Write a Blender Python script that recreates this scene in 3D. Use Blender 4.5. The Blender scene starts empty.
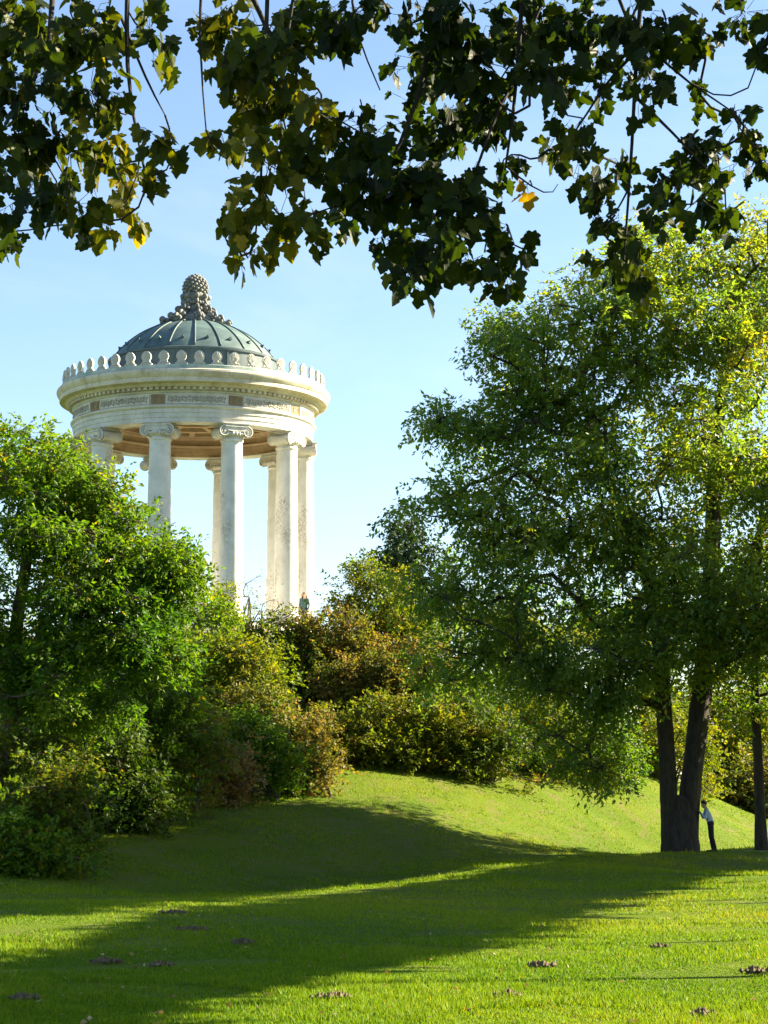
import bpy, bmesh, math
import numpy as np
from mathutils import Vector, Matrix

PI = math.pi
TAU = 2 * math.pi
R = math.radians
sc = bpy.context.scene
COL = sc.collection

# ------------------------------------------------------------------ camera
F_PX, V_H, EYE = 2050.0, 780.0, 1.6
PITCH = math.atan((V_H - 512.0) / F_PX)
camd = bpy.data.cameras.new('camera')
cam = bpy.data.objects.new('camera', camd)
COL.objects.link(cam)
cam.location = (0, 0, EYE)
cam.rotation_euler = (PI / 2 + PITCH, 0, 0)
camd.sensor_fit = 'VERTICAL'
camd.sensor_height = 36.0
camd.lens = F_PX / 1024.0 * 36.0
camd.clip_start = 0.1
camd.clip_end = 6000
sc.camera = cam


def at(u, v, y):
    """world point at depth y along the view line through photo pixel (u, v)"""
    xc, yc = (u - 384) / F_PX, (512 - v) / F_PX
    dy = math.cos(PITCH) - yc * math.sin(PITCH)
    dz = math.sin(PITCH) + yc * math.cos(PITCH)
    t = y / dy
    return np.array([xc * t, y, EYE + dz * t])


# ------------------------------------------------------------------ light and sky
SUN_EL = R(30.0)
SH = np.array([0.952, 0.305])
SH = SH / np.linalg.norm(SH)
sunv = Vector((SH[0] * math.cos(SUN_EL), SH[1] * math.cos(SUN_EL), math.sin(SUN_EL)))
sl = bpy.data.lights.new('sun', 'SUN')
sl.energy = 5.0
sl.angle = R(0.53)
sl.color = (1.0, 0.87, 0.60)
so = bpy.data.objects.new('sun', sl)
COL.objects.link(so)
so.location = (60, 20, 60)
so.rotation_euler = sunv.to_track_quat('Z', 'Y').to_euler()
w = bpy.data.worlds.new('World')
sc.world = w
w.use_nodes = True
nt = w.node_tree
bg = nt.nodes['Background']
sky = nt.nodes.new('ShaderNodeTexSky')
sky.sky_type = 'NISHITA'
sky.sun_disc = False
sky.sun_elevation = SUN_EL
sky.sun_rotation = math.atan2(SH[0], SH[1])
sky.air_density = 1.0
sky.dust_density = 0.7
sky.ozone_density = 2.0
sky.altitude = 500
tc = nt.nodes.new('ShaderNodeTexCoord')
mp = nt.nodes.new('ShaderNodeMapping')
mp.inputs['Scale'].default_value = (1.0, 1.0, 3.2)
nt.links.new(tc.outputs['Generated'], mp.inputs[0])
cn = nt.nodes.new('ShaderNodeTexNoise')
cn.inputs['Scale'].default_value = 5.0
cn.inputs['Detail'].default_value = 7
cn.inputs['Roughness'].default_value = 0.62
cn.inputs['Distortion'].default_value = 0.5
nt.links.new(mp.outputs[0], cn.inputs['Vector'])
cr = nt.nodes.new('ShaderNodeValToRGB')
cr.color_ramp.elements[0].position = 0.52
cr.color_ramp.elements[0].color = (0, 0, 0, 1)
cr.color_ramp.elements[1].position = 0.85
cr.color_ramp.elements[1].color = (0.22, 0.22, 0.22, 1)
nt.links.new(cn.outputs['Fac'], cr.inputs[0])
cm = nt.nodes.new('ShaderNodeMix')
cm.data_type = 'RGBA'
nt.links.new(cr.outputs[0], cm.inputs[0])
nt.links.new(sky.outputs[0], cm.inputs[6])
cm.inputs[7].default_value = (4.6, 4.9, 5.2, 1)
nt.links.new(cm.outputs[2], bg.inputs[0])
bg.inputs[1].default_value = 0.05
vs = sc.view_settings
vs.view_transform = 'Standard'
vs.look = 'None'
vs.exposure = 2.4
vs.gamma = 1.0
sc.cycles.max_bounces = 6
sc.cycles.diffuse_bounces = 3
sc.cycles.glossy_bounces = 2
sc.cycles.transmission_bounces = 4
sc.cycles.use_denoising = True


# ------------------------------------------------------------------ object helpers
def link(o, parent=None):
    COL.objects.link(o)
    if parent is not None:
        o.parent = parent
    return o


def tag(o, label=None, cat=None, group=None, kind=None):
    if label:
        o['label'] = label
    if cat:
        o['category'] = cat
    if group:
        o['group'] = group
    if kind:
        o['kind'] = kind
    return o


def empty(name, loc, label=None, cat=None, group=None):
    o = bpy.data.objects.new(name, None)
    o.location = loc
    link(o)
    return tag(o, label, cat, group)


def np_mesh(name, verts, faces_n, idx, mat, parent=None, tint=None, smooth=False, mat_idx=None):
    """verts (n,3), faces_n corners per face (array), idx flat indices; world space unless a parent offsets"""
    me = bpy.data.meshes.new(name)
    v = np.asarray(verts, dtype=np.float32)
    if parent is not None:
        v = v - np.array(parent.location, dtype=np.float32)
    me.vertices.add(len(v))
    me.vertices.foreach_set('co', v.ravel())
    idx = np.asarray(idx, dtype=np.int32).ravel()
    fn = np.asarray(faces_n, dtype=np.int32)
    me.loops.add(len(idx))
    me.loops.foreach_set('vertex_index', idx)
    me.polygons.add(len(fn))
    st = np.concatenate([[0], np.cumsum(fn)[:-1]]).astype(np.int32)
    me.polygons.foreach_set('loop_start', st)
    me.polygons.foreach_set('loop_total', fn)
    me.polygons.foreach_set('use_smooth', np.full(len(fn), smooth, dtype=bool))
    for m in (mat if isinstance(mat, (list, tuple)) else [mat]):
        me.materials.append(m)
    if mat_idx is not None:
        me.polygons.foreach_set('material_index', np.asarray(mat_idx, dtype=np.int32))
    if tint is not None:
        a = me.attributes.new('tint', 'FLOAT', 'FACE')
        a.data.foreach_set('value', np.asarray(tint, dtype=np.float32))
    me.update(calc_edges=True)
    me.validate()
    o = bpy.data.objects.new(name, me)
    return link(o, parent)


def bm_obj(name, bm, mat, parent=None, smooth=False, world=False):
    """a bmesh in local space of its parent"""
    me = bpy.data.meshes.new(name)
    bmesh.ops.recalc_face_normals(bm, faces=bm.faces)
    bm.to_mesh(me)
    bm.free()
    me.materials.append(mat)
    for p in me.polygons:
        p.use_smooth = smooth
    o = bpy.data.objects.new(name, me)
    return link(o, parent)


def lathe(bm, prof, seg=96, closed=False, a0=0.0, a1=TAU, centre=(0, 0)):
    rings = []
    full = abs((a1 - a0) - TAU) < 1e-6
    n = seg if full else seg + 1
    for r, z in prof:
        if r < 1e-5:
            rings.append([bm.verts.new((centre[0], centre[1], z))])
            continue
        ring = []
        for i in range(n):
            a = a0 + (a1 - a0) * i / seg
            ring.append(bm.verts.new((centre[0] + r * math.cos(a), centre[1] + r * math.sin(a), z)))
        rings.append(ring)
    k = len(rings)
    for j in range(k if closed else k - 1):
        A, B = rings[j], rings[(j + 1) % k]
        for i in range(seg):
            i2 = (i + 1) % n
            if len(A) == 1 and len(B) == 1:
                continue
            if len(A) == 1:
                bm.faces.new((A[0], B[i], B[i2]))
            elif len(B) == 1:
                bm.faces.new((A[i], A[i2], B[0]))
            else:
                bm.faces.new((A[i], A[i2], B[i2], B[i]))
    return rings


def sharp(o, ang=35):
    me = o.data
    for p in me.polygons:
        p.use_smooth = True
    me.set_sharp_from_angle(angle=R(ang))
    return o


def box(bm, c, s, rot=None):
    m = Matrix.Translation(c)
    if rot is not None:
        m = m @ rot.to_4x4()
    m = m @ Matrix.Diagonal((s[0], s[1], s[2], 1))
    return bmesh.ops.create_cube(bm, size=1.0, matrix=m)


def tube(bm, pts, rad, seg=8, cap=True):
    """swept tube, rad a number or list"""
    pts = [Vector(p) for p in pts]
    n = len(pts)
    rr = [rad] * n if isinstance(rad, (int, float)) else list(rad)
    t0 = (pts[1] - pts[0]).normalized()
    ref = Vector((0, 0, 1)) if abs(t0.z) < 0.9 else Vector((1, 0, 0))
    u = t0.cross(ref).normalized()
    rings = []
    for i in range(n):
        t = (pts[min(i + 1, n - 1)] - pts[max(i - 1, 0)]).normalized()
        u = (u - t * u.dot(t)).normalized()
        v = t.cross(u)
        rings.append([bm.verts.new(pts[i] + (u * math.cos(TAU * k / seg) + v * math.sin(TAU * k / seg)) * rr[i]) for k in range(seg)])
    for a, b in zip(rings[:-1], rings[1:]):
        for k in range(seg):
            bm.faces.new((a[k], a[(k + 1) % seg], b[(k + 1) % seg], b[k]))
    if cap:
        bm.faces.new(rings[0])
        bm.faces.new(list(reversed(rings[-1])))


def ball(bm, c, r, seg=12, rings=8):
    m = Matrix.Translation(c) @ Matrix.Diagonal((r[0], r[1], r[2], 1) if hasattr(r, '__len__') else (r, r, r, 1))
    bmesh.ops.create_uvsphere(bm, u_segments=seg, v_segments=rings, radius=1.0, matrix=m)


# ------------------------------------------------------------------ materials
def new_mat(name):
    m = bpy.data.materials.new(name)
    m.use_nodes = True
    t = m.node_tree
    b = t.nodes['Principled BSDF']
    return m, t, b


def ramp(t, stops, fac):
    r = t.nodes.new('ShaderNodeValToRGB')
    el = r.color_ramp.elements
    while len(el) < len(stops):
        el.new(0.5)
    for e, (p, c) in zip(el, stops):
        e.position = p
        e.color = (*c, 1)
    t.links.new(fac, r.inputs[0])
    return r.outputs[0]


def noise(t, scale, detail=4, rough=0.6, dist=0.0, vec=None):
    n = t.nodes.new('ShaderNodeTexNoise')
    n.inputs['Scale'].default_value = scale
    n.inputs['Detail'].default_value = detail
    n.inputs['Roughness'].default_value = rough
    n.inputs['Distortion'].default_value = dist
    if vec is not None:
        t.links.new(vec, n.inputs['Vector'])
    return n.outputs['Fac']


def objco(t, scale=None):
    c = t.nodes.new('ShaderNodeTexCoord').outputs['Object']
    if scale is not None:
        m = t.nodes.new('ShaderNodeMapping')
        m.inputs['Scale'].default_value = scale
        t.links.new(c, m.inputs[0])
        return m.outputs[0]
    return c


def mixc(t, a, b, fac, mode='MIX'):
    m = t.nodes.new('ShaderNodeMix')
    m.data_type = 'RGBA'
    m.blend_type = mode
    for s, i in ((fac, 0), (a, 6), (b, 7)):
        if isinstance(s, (int, float)):
            m.inputs[i].default_value = s
        elif isinstance(s, tuple):
            m.inputs[i].default_value = (*s, 1)
        else:
            t.links.new(s, m.inputs[i])
    return m.outputs[2]


def bump(t, b, h, strength=0.3, dist=0.05):
    n = t.nodes.new('ShaderNodeBump')
    n.inputs['Strength'].default_value = strength
    n.inputs['Distance'].default_value = dist
    t.links.new(h, n.inputs['Height'])
    t.links.new(n.outputs[0], b.inputs['Normal'])


def leaf_mat(name, stops, trans=0.4, spec=0.3, rough=0.5, tboost=(1.25, 1.15, 0.5)):
    m, t, b = new_mat(name)
    a = t.nodes.new('ShaderNodeAttribute')
    a.attribute_name = 'tint'
    c = ramp(t, stops, a.outputs['Fac'])
    t.links.new(c, b.inputs['Base Color'])
    b.inputs['Roughness'].default_value = rough
    b.inputs['Specular IOR Level'].default_value = spec
    tr = t.nodes.new('ShaderNodeBsdfTranslucent')
    t.links.new(mixc(t, c, tboost, 1.0, 'MULTIPLY'), tr.inputs[0])
    mx = t.nodes.new('ShaderNodeMixShader')
    mx.inputs[0].default_value = trans
    t.links.new(b.outputs[0], mx.inputs[1])
    t.links.new(tr.outputs[0], mx.inputs[2])
    t.links.new(mx.outputs[0], t.nodes['Material Output'].inputs[0])
    return m


def stone_mat(name, light, dark, stain, stain_amt=0.5, scale=1.0, bstr=0.25, streak=True):
    m, t, b = new_mat(name)
    co = objco(t)
    n1 = noise(t, 1.1 * scale, 6, 0.65, 0.2, co)
    c = ramp(t, [(0.35, dark), (0.6, light)], n1)
    if streak:
        n2 = noise(t, 2.4 * scale, 6, 0.7, 0.0, objco(t, (1, 1, 0.16)))
    else:
        n2 = noise(t, 2.4 * scale, 6, 0.7, 0.3, co)
    f = ramp(t, [(0.52, (0, 0, 0)), (0.72, (stain_amt,) * 3)], n2)
    c = mixc(t, c, stain, f)
    n3 = noise(t, 22 * scale, 4, 0.7, 0, co)
    c = mixc(t, c, ramp(t, [(0.3, (0.72,) * 3), (0.6, (1,) * 3)], n3), 1.0, 'MULTIPLY')
    t.links.new(c, b.inputs['Base Color'])
    b.inputs['Roughness'].default_value = 0.75
    bump(t, b, n3, bstr, 0.02)
    return m


M = {}
M['stone'] = stone_mat('weathered_white_stone', (0.70, 0.675, 0.62), (0.54, 0.52, 0.47), (0.40, 0.33, 0.23), 0.55)
M['capstone'] = stone_mat('capital_stone', (0.68, 0.65, 0.59), (0.52, 0.49, 0.43), (0.42, 0.34, 0.22), 0.4)
M['cornice'] = stone_mat('stained_cornice_stone', (0.68, 0.62, 0.50), (0.48, 0.41, 0.29), (0.33, 0.21, 0.10), 0.7, 0.8)
M['ochre'] = stone_mat('painted_ochre_stone', (0.47, 0.34, 0.21), (0.35, 0.24, 0.14), (0.23, 0.14, 0.08), 0.5, 1.0, 0.2, False)
M['ochre_dark'] = stone_mat('painted_brown_stone', (0.26, 0.15, 0.075), (0.18, 0.10, 0.05), (0.12, 0.06, 0.03), 0.5, 1.0, 0.2, False)
M['relief'] = stone_mat('grey_relief', (0.48, 0.45, 0.38), (0.34, 0.31, 0.26), (0.2, 0.16, 0.1), 0.5, 2)
M['meander'] = stone_mat('brown_meander_stone', (0.34, 0.25, 0.14), (0.25, 0.18, 0.10), (0.16, 0.10, 0.05), 0.5, 2)
M['marble'] = stone_mat('white_marble', (0.82, 0.81, 0.78), (0.7, 0.69, 0.66), (0.5, 0.47, 0.4), 0.3)
M['finial'] = stone_mat('weathered_finial_stone', (0.25, 0.25, 0.23), (0.12, 0.125, 0.12), (0.05, 0.055, 0.055), 0.8, 2.5, 0.4)


def column_mat():
    m, t, b = new_mat('column_shaft_stone')
    co = objco(t)
    c = ramp(t, [(0.3, (0.56, 0.54, 0.49)), (0.6, (0.72, 0.70, 0.65))], noise(t, 1.6, 6, 0.65, 0.2, co))
    # worn pitted band down the face: patches masked by large noise
    big = noise(t, 0.55, 2, 0.5, 0.3, objco(t, (1.4, 1.4, 0.45)))
    pit = noise(t, 14, 5, 0.75, 0.2, co)
    mul = t.nodes.new('ShaderNodeMath')
    mul.operation = 'MULTIPLY'
    t.links.new(ramp(t, [(0.5, (0, 0, 0)), (0.6, (1, 1, 1))], big), mul.inputs[0])
    t.links.new(ramp(t, [(0.47, (0, 0, 0)), (0.56, (1, 1, 1))], pit), mul.inputs[1])
    c = mixc(t, c, (0.30, 0.25, 0.18), mul.outputs[0])
    t.links.new(c, b.inputs['Base Color'])
    b.inputs['Roughness'].default_value = 0.7
    bump(t, b, mul.outputs[0], -0.5, 0.03)
    return m


M['column'] = column_mat()


def copper_mat(name, c1, c2, c3):
    m, t, b = new_mat(name)
    n1 = noise(t, 1.3, 6, 0.6, 0.3, objco(t))
    c = ramp(t, [(0.3, c1), (0.5, c2), (0.7, c3)], n1)
    st = noise(t, 3.0, 5, 0.7, 0, objco(t, (1, 1, 0.2)))
    c = mixc(t, c, (0.05, 0.10, 0.11), ramp(t, [(0.52, (0, 0, 0)), (0.75, (0.6,) * 3)], st))
    t.links.new(c, b.inputs['Base Color'])
    b.inputs['Roughness'].default_value = 0.62
    b.inputs['Metallic'].default_value = 0.0
    bump(t, b, st, 0.15, 0.02)
    return m


M['copper'] = copper_mat('verdigris_copper', (0.036, 0.070, 0.076), (0.062, 0.108, 0.112), (0.11, 0.17, 0.165))
M['drumcopper'] = copper_mat('dark_copper_sheet', (0.022, 0.042, 0.055), (0.035, 0.06, 0.075), (0.06, 0.09, 0.10))
M['seam'] = copper_mat('dark_copper_seam', (0.025, 0.05, 0.05), (0.04, 0.075, 0.07), (0.06, 0.10, 0.09))
M['antefix'] = stone_mat('grey_antefix_stone', (0.60, 0.57, 0.50), (0.48, 0.46, 0.40), (0.3, 0.26, 0.19), 0.4, 2)
M['gutter'] = stone_mat('lime_streaked_gutter', (0.55, 0.58, 0.52), (0.25, 0.36, 0.33), (0.12, 0.22, 0.2), 0.6)


def bark_mat(name, c1, c2, scale=1.0):
    m, t, b = new_mat(name)
    n1 = noise(t, 9 * scale, 6, 0.7, 0.4, objco(t, (1, 1, 0.22)))
    c = ramp(t, [(0.35, c1), (0.65, c2)], n1)
    lich = noise(t, 2.2 * scale, 4, 0.6, 0, objco(t))
    c = mixc(t, c, (0.05, 0.055, 0.025), ramp(t, [(0.55, (0, 0, 0)), (0.7, (0.5,) * 3)], lich))
    t.links.new(c, b.inputs['Base Color'])
    b.inputs['Roughness'].default_value = 0.9
    bump(t, b, n1, 0.8, 0.05)
    return m


M['bark'] = bark_mat('dark_ridged_bark', (0.016, 0.013, 0.010), (0.06, 0.047, 0.034))
M['bark2'] = bark_mat('brown_bark', (0.05, 0.035, 0.022), (0.13, 0.09, 0.06), 1.5)
M['darktwig'] = bark_mat('dark_maple_twigs', (0.008, 0.006, 0.005), (0.024, 0.018, 0.014), 2.5)
M['twig'] = bark_mat('grey_brown_twigs', (0.06, 0.045, 0.035), (0.15, 0.11, 0.085), 2.5)


def ground_mat():
    m, t, b = new_mat('mown_lawn')
    co = objco(t)
    n1 = noise(t, 0.22, 5, 0.6, 0.4, co)
    c = ramp(t, [(0.3, (0.065, 0.115, 0.005)), (0.5, (0.095, 0.145, 0.006)), (0.7, (0.135, 0.165, 0.010))], n1)
    n2 = noise(t, 1.7, 6, 0.7, 0.5, objco(t, (1, 0.6, 1)))
    c = mixc(t, c, (0.15, 0.13, 0.05), ramp(t, [(0.50, (0, 0, 0)), (0.66, (0.8,) * 3)], n2))
    n3 = noise(t, 16, 4, 0.8, 0, co)
    c = mixc(t, c, ramp(t, [(0.3, (0.5,) * 3), (0.65, (1.15,) * 3)], n3), 1.0, 'MULTIPLY')
    t.links.new(c, b.inputs['Base Color'])
    b.inputs['Roughness'].default_value = 0.9
    b.inputs['Specular IOR Level'].default_value = 0.1
    bump(t, b, n3, 0.9, 0.06)
    return m


M['ground'] = ground_mat()
M['grass'] = leaf_mat('grass_blades', [(0.0, (0.066, 0.150, 0.005)), (0.45, (0.140, 0.235, 0.005)), (0.8, (0.195, 0.260, 0.008)), (1.0, (0.28, 0.24, 0.05))], 0.40, 0.15, 0.6, (1.35, 1.2, 0.5))


def plain(name, c, rough=0.7, var=0.3, scale=8):
    m, t, b = new_mat(name)
    n = noise(t, scale, 4, 0.6, 0, objco(t))
    lo = tuple(x * (1 - var) for x in c)
    hi = tuple(min(1, x * (1 + var)) for x in c)
    t.links.new(ramp(t, [(0.3, lo), (0.7, hi)], n), b.inputs['Base Color'])
    b.inputs['Roughness'].default_value = rough
    bump(t, b, n, 0.2, 0.01)
    return m


M['soil'] = plain('crumbly_dark_soil', (0.10, 0.075, 0.035), 0.95, 0.5, 25)
M['skin'] = plain('skin', (0.42, 0.25, 0.17), 0.55, 0.08)
M['shirt'] = plain('pale_blue_cotton', (0.42, 0.54, 0.68), 0.85, 0.1, 20)
M['black'] = plain('black_cloth', (0.018, 0.018, 0.024), 0.85, 0.2, 20)
M['hair'] = plain('dark_hair', (0.015, 0.011, 0.009), 0.6, 0.3, 60)
M['redhair'] = plain('red_brown_hair', (0.12, 0.04, 0.018), 0.6, 0.3, 60)
M['tealcloth'] = plain('dark_teal_cloth', (0.04, 0.09, 0.10), 0.85, 0.2, 20)
M['shoe'] = plain('dark_shoe', (0.03, 0.025, 0.02), 0.6, 0.2)
M['eye'] = plain('dark_eye', (0.02, 0.015, 0.01), 0.2, 0.1)

# foliage palettes: per-leaf tint 0..1 picks its colour; some crowns carry painted light in it
M['ash_leaf'] = leaf_mat('blue_green_leaflets', [(0.0, (0.062, 0.142, 0.036)), (0.45, (0.130, 0.205, 0.030)), (0.8, (0.22, 0.24, 0.02)), (1.0, (0.30, 0.22, 0.016))], 0.6, 0.45, 0.4, (1.7, 1.6, 0.4))
M['left_leaf'] = leaf_mat('fresh_green_leaves', [(0.0, (0.040, 0.105, 0.010)), (0.5, (0.085, 0.160, 0.010)), (0.85, (0.15, 0.200, 0.010)), (1.0, (0.26, 0.19, 0.012))], 0.5, 0.25, 0.5, (1.6, 1.6, 0.38))
M['olive_leaf'] = leaf_mat('olive_leaves', [(0.0, (0.065, 0.110, 0.012)), (0.5, (0.125, 0.160, 0.014)), (0.8, (0.19, 0.175, 0.020)), (1.0, (0.28, 0.15, 0.03))], 0.5, 0.25, 0.5, (1.5, 1.45, 0.4))
M['yellow_leaf'] = leaf_mat('yellow_green_leaves', [(0.0, (0.070, 0.125, 0.009)), (0.5, (0.150, 0.185, 0.009)), (0.8, (0.24, 0.225, 0.012)), (1.0, (0.36, 0.24, 0.016))], 0.48, 0.25, 0.5, (1.6, 1.45, 0.35))
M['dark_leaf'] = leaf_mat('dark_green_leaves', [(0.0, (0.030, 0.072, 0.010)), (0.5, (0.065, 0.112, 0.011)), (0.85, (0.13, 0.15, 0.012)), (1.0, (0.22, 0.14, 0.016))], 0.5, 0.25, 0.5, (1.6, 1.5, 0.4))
M['rust_leaf'] = leaf_mat('rusty_autumn_leaves', [(0.0, (0.070, 0.110, 0.016)), (0.4, (0.140, 0.155, 0.024)), (0.75, (0.23, 0.165, 0.040)), (1.0, (0.30, 0.15, 0.06))], 0.46, 0.25, 0.5, (1.4, 1.3, 0.55))
M['tan_leaf'] = leaf_mat('dry_tan_leaves', [(0.0, (0.105, 0.105, 0.018)), (0.5, (0.21, 0.155, 0.035)), (1.0, (0.30, 0.18, 0.07))], 0.36, 0.25, 0.5, (1.4, 1.2, 0.5))
M['conifer'] = leaf_mat('dark_conifer_sprays', [(0.0, (0.018, 0.045, 0.018)), (0.6, (0.035, 0.070, 0.025)), (1.0, (0.06, 0.09, 0.03))], 0.15, 0.2, 0.6)
M['maple_leaf'] = leaf_mat('maple_leaves', [(0.0, (0.009, 0.022, 0.004)), (0.3, (0.022, 0.042, 0.005)), (0.55, (0.070, 0.088, 0.006)), (0.8, (0.16, 0.145, 0.008)), (1.0, (0.34, 0.19, 0.012))], .55, .25, .5, (1.55, 1.35, 0.3))
M['fallen'] = leaf_mat('fallen_dry_leaves', [(0.0, (0.16, 0.09, 0.03)), (0.6, (0.28, 0.17, 0.05)), (1.0, (0.45, 0.38, 0.25))], 0.2, 0.2, 0.6, (1, 1, 1))

M['shade_leaf'] = leaf_mat('opaque_shade_leaves', [(0.0, (0.03, 0.06, 0.01)), (1.0, (0.07, 0.10, 0.012))], 0.06, 0.2, 0.6)  # nearly opaque, so the added unseen trees cast deep shade

# ------------------------------------------------------------------ terrain
TX, TY = -8.75, 93.0          # temple axis
TEMPLE_FLOOR = 8.3
_rngb = np.random.default_rng(5)
_bk = [(_rngb.uniform(0.15, 0.55), _rngb.uniform(0, TAU), _rngb.uniform(0, TAU)) for _ in range(10)]


def sstep(a, b, x):
    t = np.clip((x - a) / (b - a), 0, 1)
    return t * t * (3 - 2 * t)


def gz(x, y):
    x = np.asarray(x, float)
    y = np.asarray(y, float)
    z = -0.9 * sstep(4, 66, y)
    dx, dy = x - TX, y - TY
    r = np.sqrt(dx * dx + dy * dy)
    phi = np.degrees(np.arctan2(dx, -dy))
    foot = np.interp(phi, [-180, -90, -30, 0, 9, 18, 30, 44, 90, 180], [34, 42, 52, 50, 46, 40.5, 33, 27.6, 28.5, 34])
    s = np.clip((r - 20.5) / (foot - 20.5), 0, 1)
    low = 3.1 * (1 - s) ** 1.25
    u = np.clip((r - 8.2) / (20.5 - 8.2), 0, 1)
    top = 8.5 - 5.4 * (0.75 * u + 0.25 * u * u * (3 - 2 * u))
    h = np.where(r < 20.5, top, low)
    z = z + h
    # the fold the forked tree stands on, and the hollow behind it
    fx = np.interp(y, [30, 44, 54, 66, 72, 85], [-1.0, 1.5, 4.0, 9.9, 14.0, 24.0])
    e = (x - fx) * 0.93
    amp = sstep(34, 54, y) * (1 - sstep(80, 95, y))
    z = z + amp * (0.30 * np.exp(-(e / 3.0) ** 2) - 0.45 * np.exp(-((e + 5.0) / 3.0) ** 2))
    n = 0
    for k, a, b in _bk:
        n = n + np.sin(k * (x * math.cos(a) + y * math.sin(a)) + b)
    z = z + 0.022 * n * np.clip(y / 20, 0, 1)
    return z


def g1(x, y):
    return float(gz(x, y))


def build_ground():
    xs = np.concatenate([-np.geomspace(2500, 62, 18), np.arange(-60, 60.1, 0.6), np.geomspace(62, 2500, 18)])
    ys = np.concatenate([-np.geomspace(800, 12, 10), np.arange(-10, 150.1, 0.6), np.geomspace(153, 4000, 22)])
    X, Y = np.meshgrid(xs, ys)
    Z = gz(X, Y)
    V = np.stack([X, Y, Z], -1).reshape(-1, 3)
    nx, ny = len(xs), len(ys)
    i = (np.arange(ny - 1)[:, None] * nx + np.arange(nx - 1)[None, :]).ravel()
    idx = np.stack([i, i + 1, i + nx + 1, i + nx], -1)
    o = np_mesh('ground', V, np.full(len(i), 4), idx, M['ground'], smooth=True)
    tag(o, 'green lawn rising from the foreground to the round hill', kind='structure')


build_ground()


def build_grass():
    rng = np.random.default_rng(11)
    n = 470000
    # even density over the picture, thinning with distance
    inv = rng.uniform(1 / 88.0, 1 / 11.0, n)
    D = 1 / inv
    u = rng.uniform(-160, 930, n)
    x = (u - 384) / F_PX * D + rng.uniform(-.3, .3, n)
    # second set: hill lawn seen steeper
    m = 120000
    D2 = rng.uniform(42, 92, m)
    x2 = (rng.uniform(-60, 860, m) - 384) / F_PX * D2
    x = np.concatenate([x, x2])
    D = np.concatenate([D, D2])
    n = len(x)
    keep = (np.hypot(x - TX, D - TY) > 17)
    x, D = x[keep], D[keep]
    n = len(x)
    z = gz(x, D)
    patch = np.sin(x * 1.3 + 2 * np.sin(D * .4)) + np.sin(D * 0.9 + 1.5 * np.sin(x * .7))
    patch2 = np.sin(x * 0.31 + 1.2 * np.sin(D * .17 + 1)) + np.sin(D * 0.23 + x * .1)
    h = rng.uniform(0.022, 0.048, n) * (1 + 0.2 * patch)
    h = h * np.where(np.sin(x * 2.1 + 1.7 * np.sin(D * 1.1)) + np.sin(D * 1.7 + 2 * np.sin(x * .9)) > .9, .45, 1.0)
    tuft = np.sin(x * 4.1 + 2.3 * np.sin(D * 2.9)) * np.sin(D * 3.7 + 2.1 * np.sin(x * 2.3)) + .6 * np.sin(x * 8.3 + D * 5.1)
    h = h * (1 + np.clip(tuft, 0, 1.5) * np.where(D > 42, 1.3, .45))
    wd = rng.uniform(0.004, 0.007, n) * (0.8 + D / 34)
    a = rng.uniform(0, TAU, n)
    lean = rng.uniform(0.1, 0.9, n) * h
    la = rng.uniform(0, TAU, n)
    cx, cy = np.cos(a) * wd, np.sin(a) * wd
    B = np.stack([x, D, z - 0.004], -1)
    V = np.empty((n, 3, 3))
    V[:, 0] = B + np.stack([cx, cy, 0 * cx], -1)
    V[:, 1] = B - np.stack([cx, cy, 0 * cx], -1)
    V[:, 2] = B + np.stack([np.cos(la) * lean, np.sin(la) * lean, h], -1)
    tint = np.clip(0.42 + 0.09 * patch + 0.10 * patch2 + rng.normal(0, 0.16, n) - .10 * np.clip(-tuft, 0, 1) + (rng.random(n) < 0.05) * 0.5
                   + (D > 58) * np.clip(np.sin(x * 1.1 + 2.2 * np.sin(D * .33)) * np.sin(D * .8 + 1.6 * np.sin(x * .45)) - .15, 0, 1) * .30, 0, 1)
    o = np_mesh('grass', V.reshape(-1, 3), np.full(n, 3), np.arange(3 * n), M['grass'], tint=tint)
    tag(o, 'short bright green grass blades of the lawn', 'grass', kind='stuff')
    # fallen leaves
    k = 300
    inv = rng.uniform(1 / 80.0, 1 / 13.0, k)
    D = 1 / inv
    x = (rng.uniform(-60, 830, k) - 384) / F_PX * D
    P = np.stack([x, D, gz(x, D) + 0.045], -1)
    A = rng.normal(size=(k, 3))
    A[:, 2] *= .3
    v, fn, ix = leaf_quads(P, A, rng.normal(size=(k, 3)) * np.array([1, 1, .3]), rng.uniform(.03, .07, k), rng.uniform(.025, .05, k))
    o = np_mesh('fallen_leaves', v, fn, ix, M['fallen'], tint=rng.random(k))
    tag(o, 'dry brown leaves scattered thinly over the lawn', 'leaves', kind='stuff')


def unit(a):
    return a / np.maximum(np.linalg.norm(a, axis=-1, keepdims=True), 1e-9)


def leaf_quads(P, A, S, L, W, fold=0.12):
    """rhombic leaves with a folded midrib"""
    A = unit(A)
    S = unit(S - A * np.sum(A * S, -1, keepdims=True))
    N = np.cross(A, S)
    L = np.broadcast_to(L, (len(P),))[:, None]
    W = np.broadcast_to(W, (len(P),))[:, None]
    n = len(P)
    V = np.empty((n, 4, 3))
    V[:, 0] = P
    V[:, 1] = P + A * L * .42 + S * W * .5 + N * W * fold
    V[:, 2] = P + A * L
    V[:, 3] = P + A * L * .42 - S * W * .5 + N * W * fold
    return V.reshape(-1, 3), np.full(n, 4), np.arange(4 * n)


build_grass()


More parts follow.
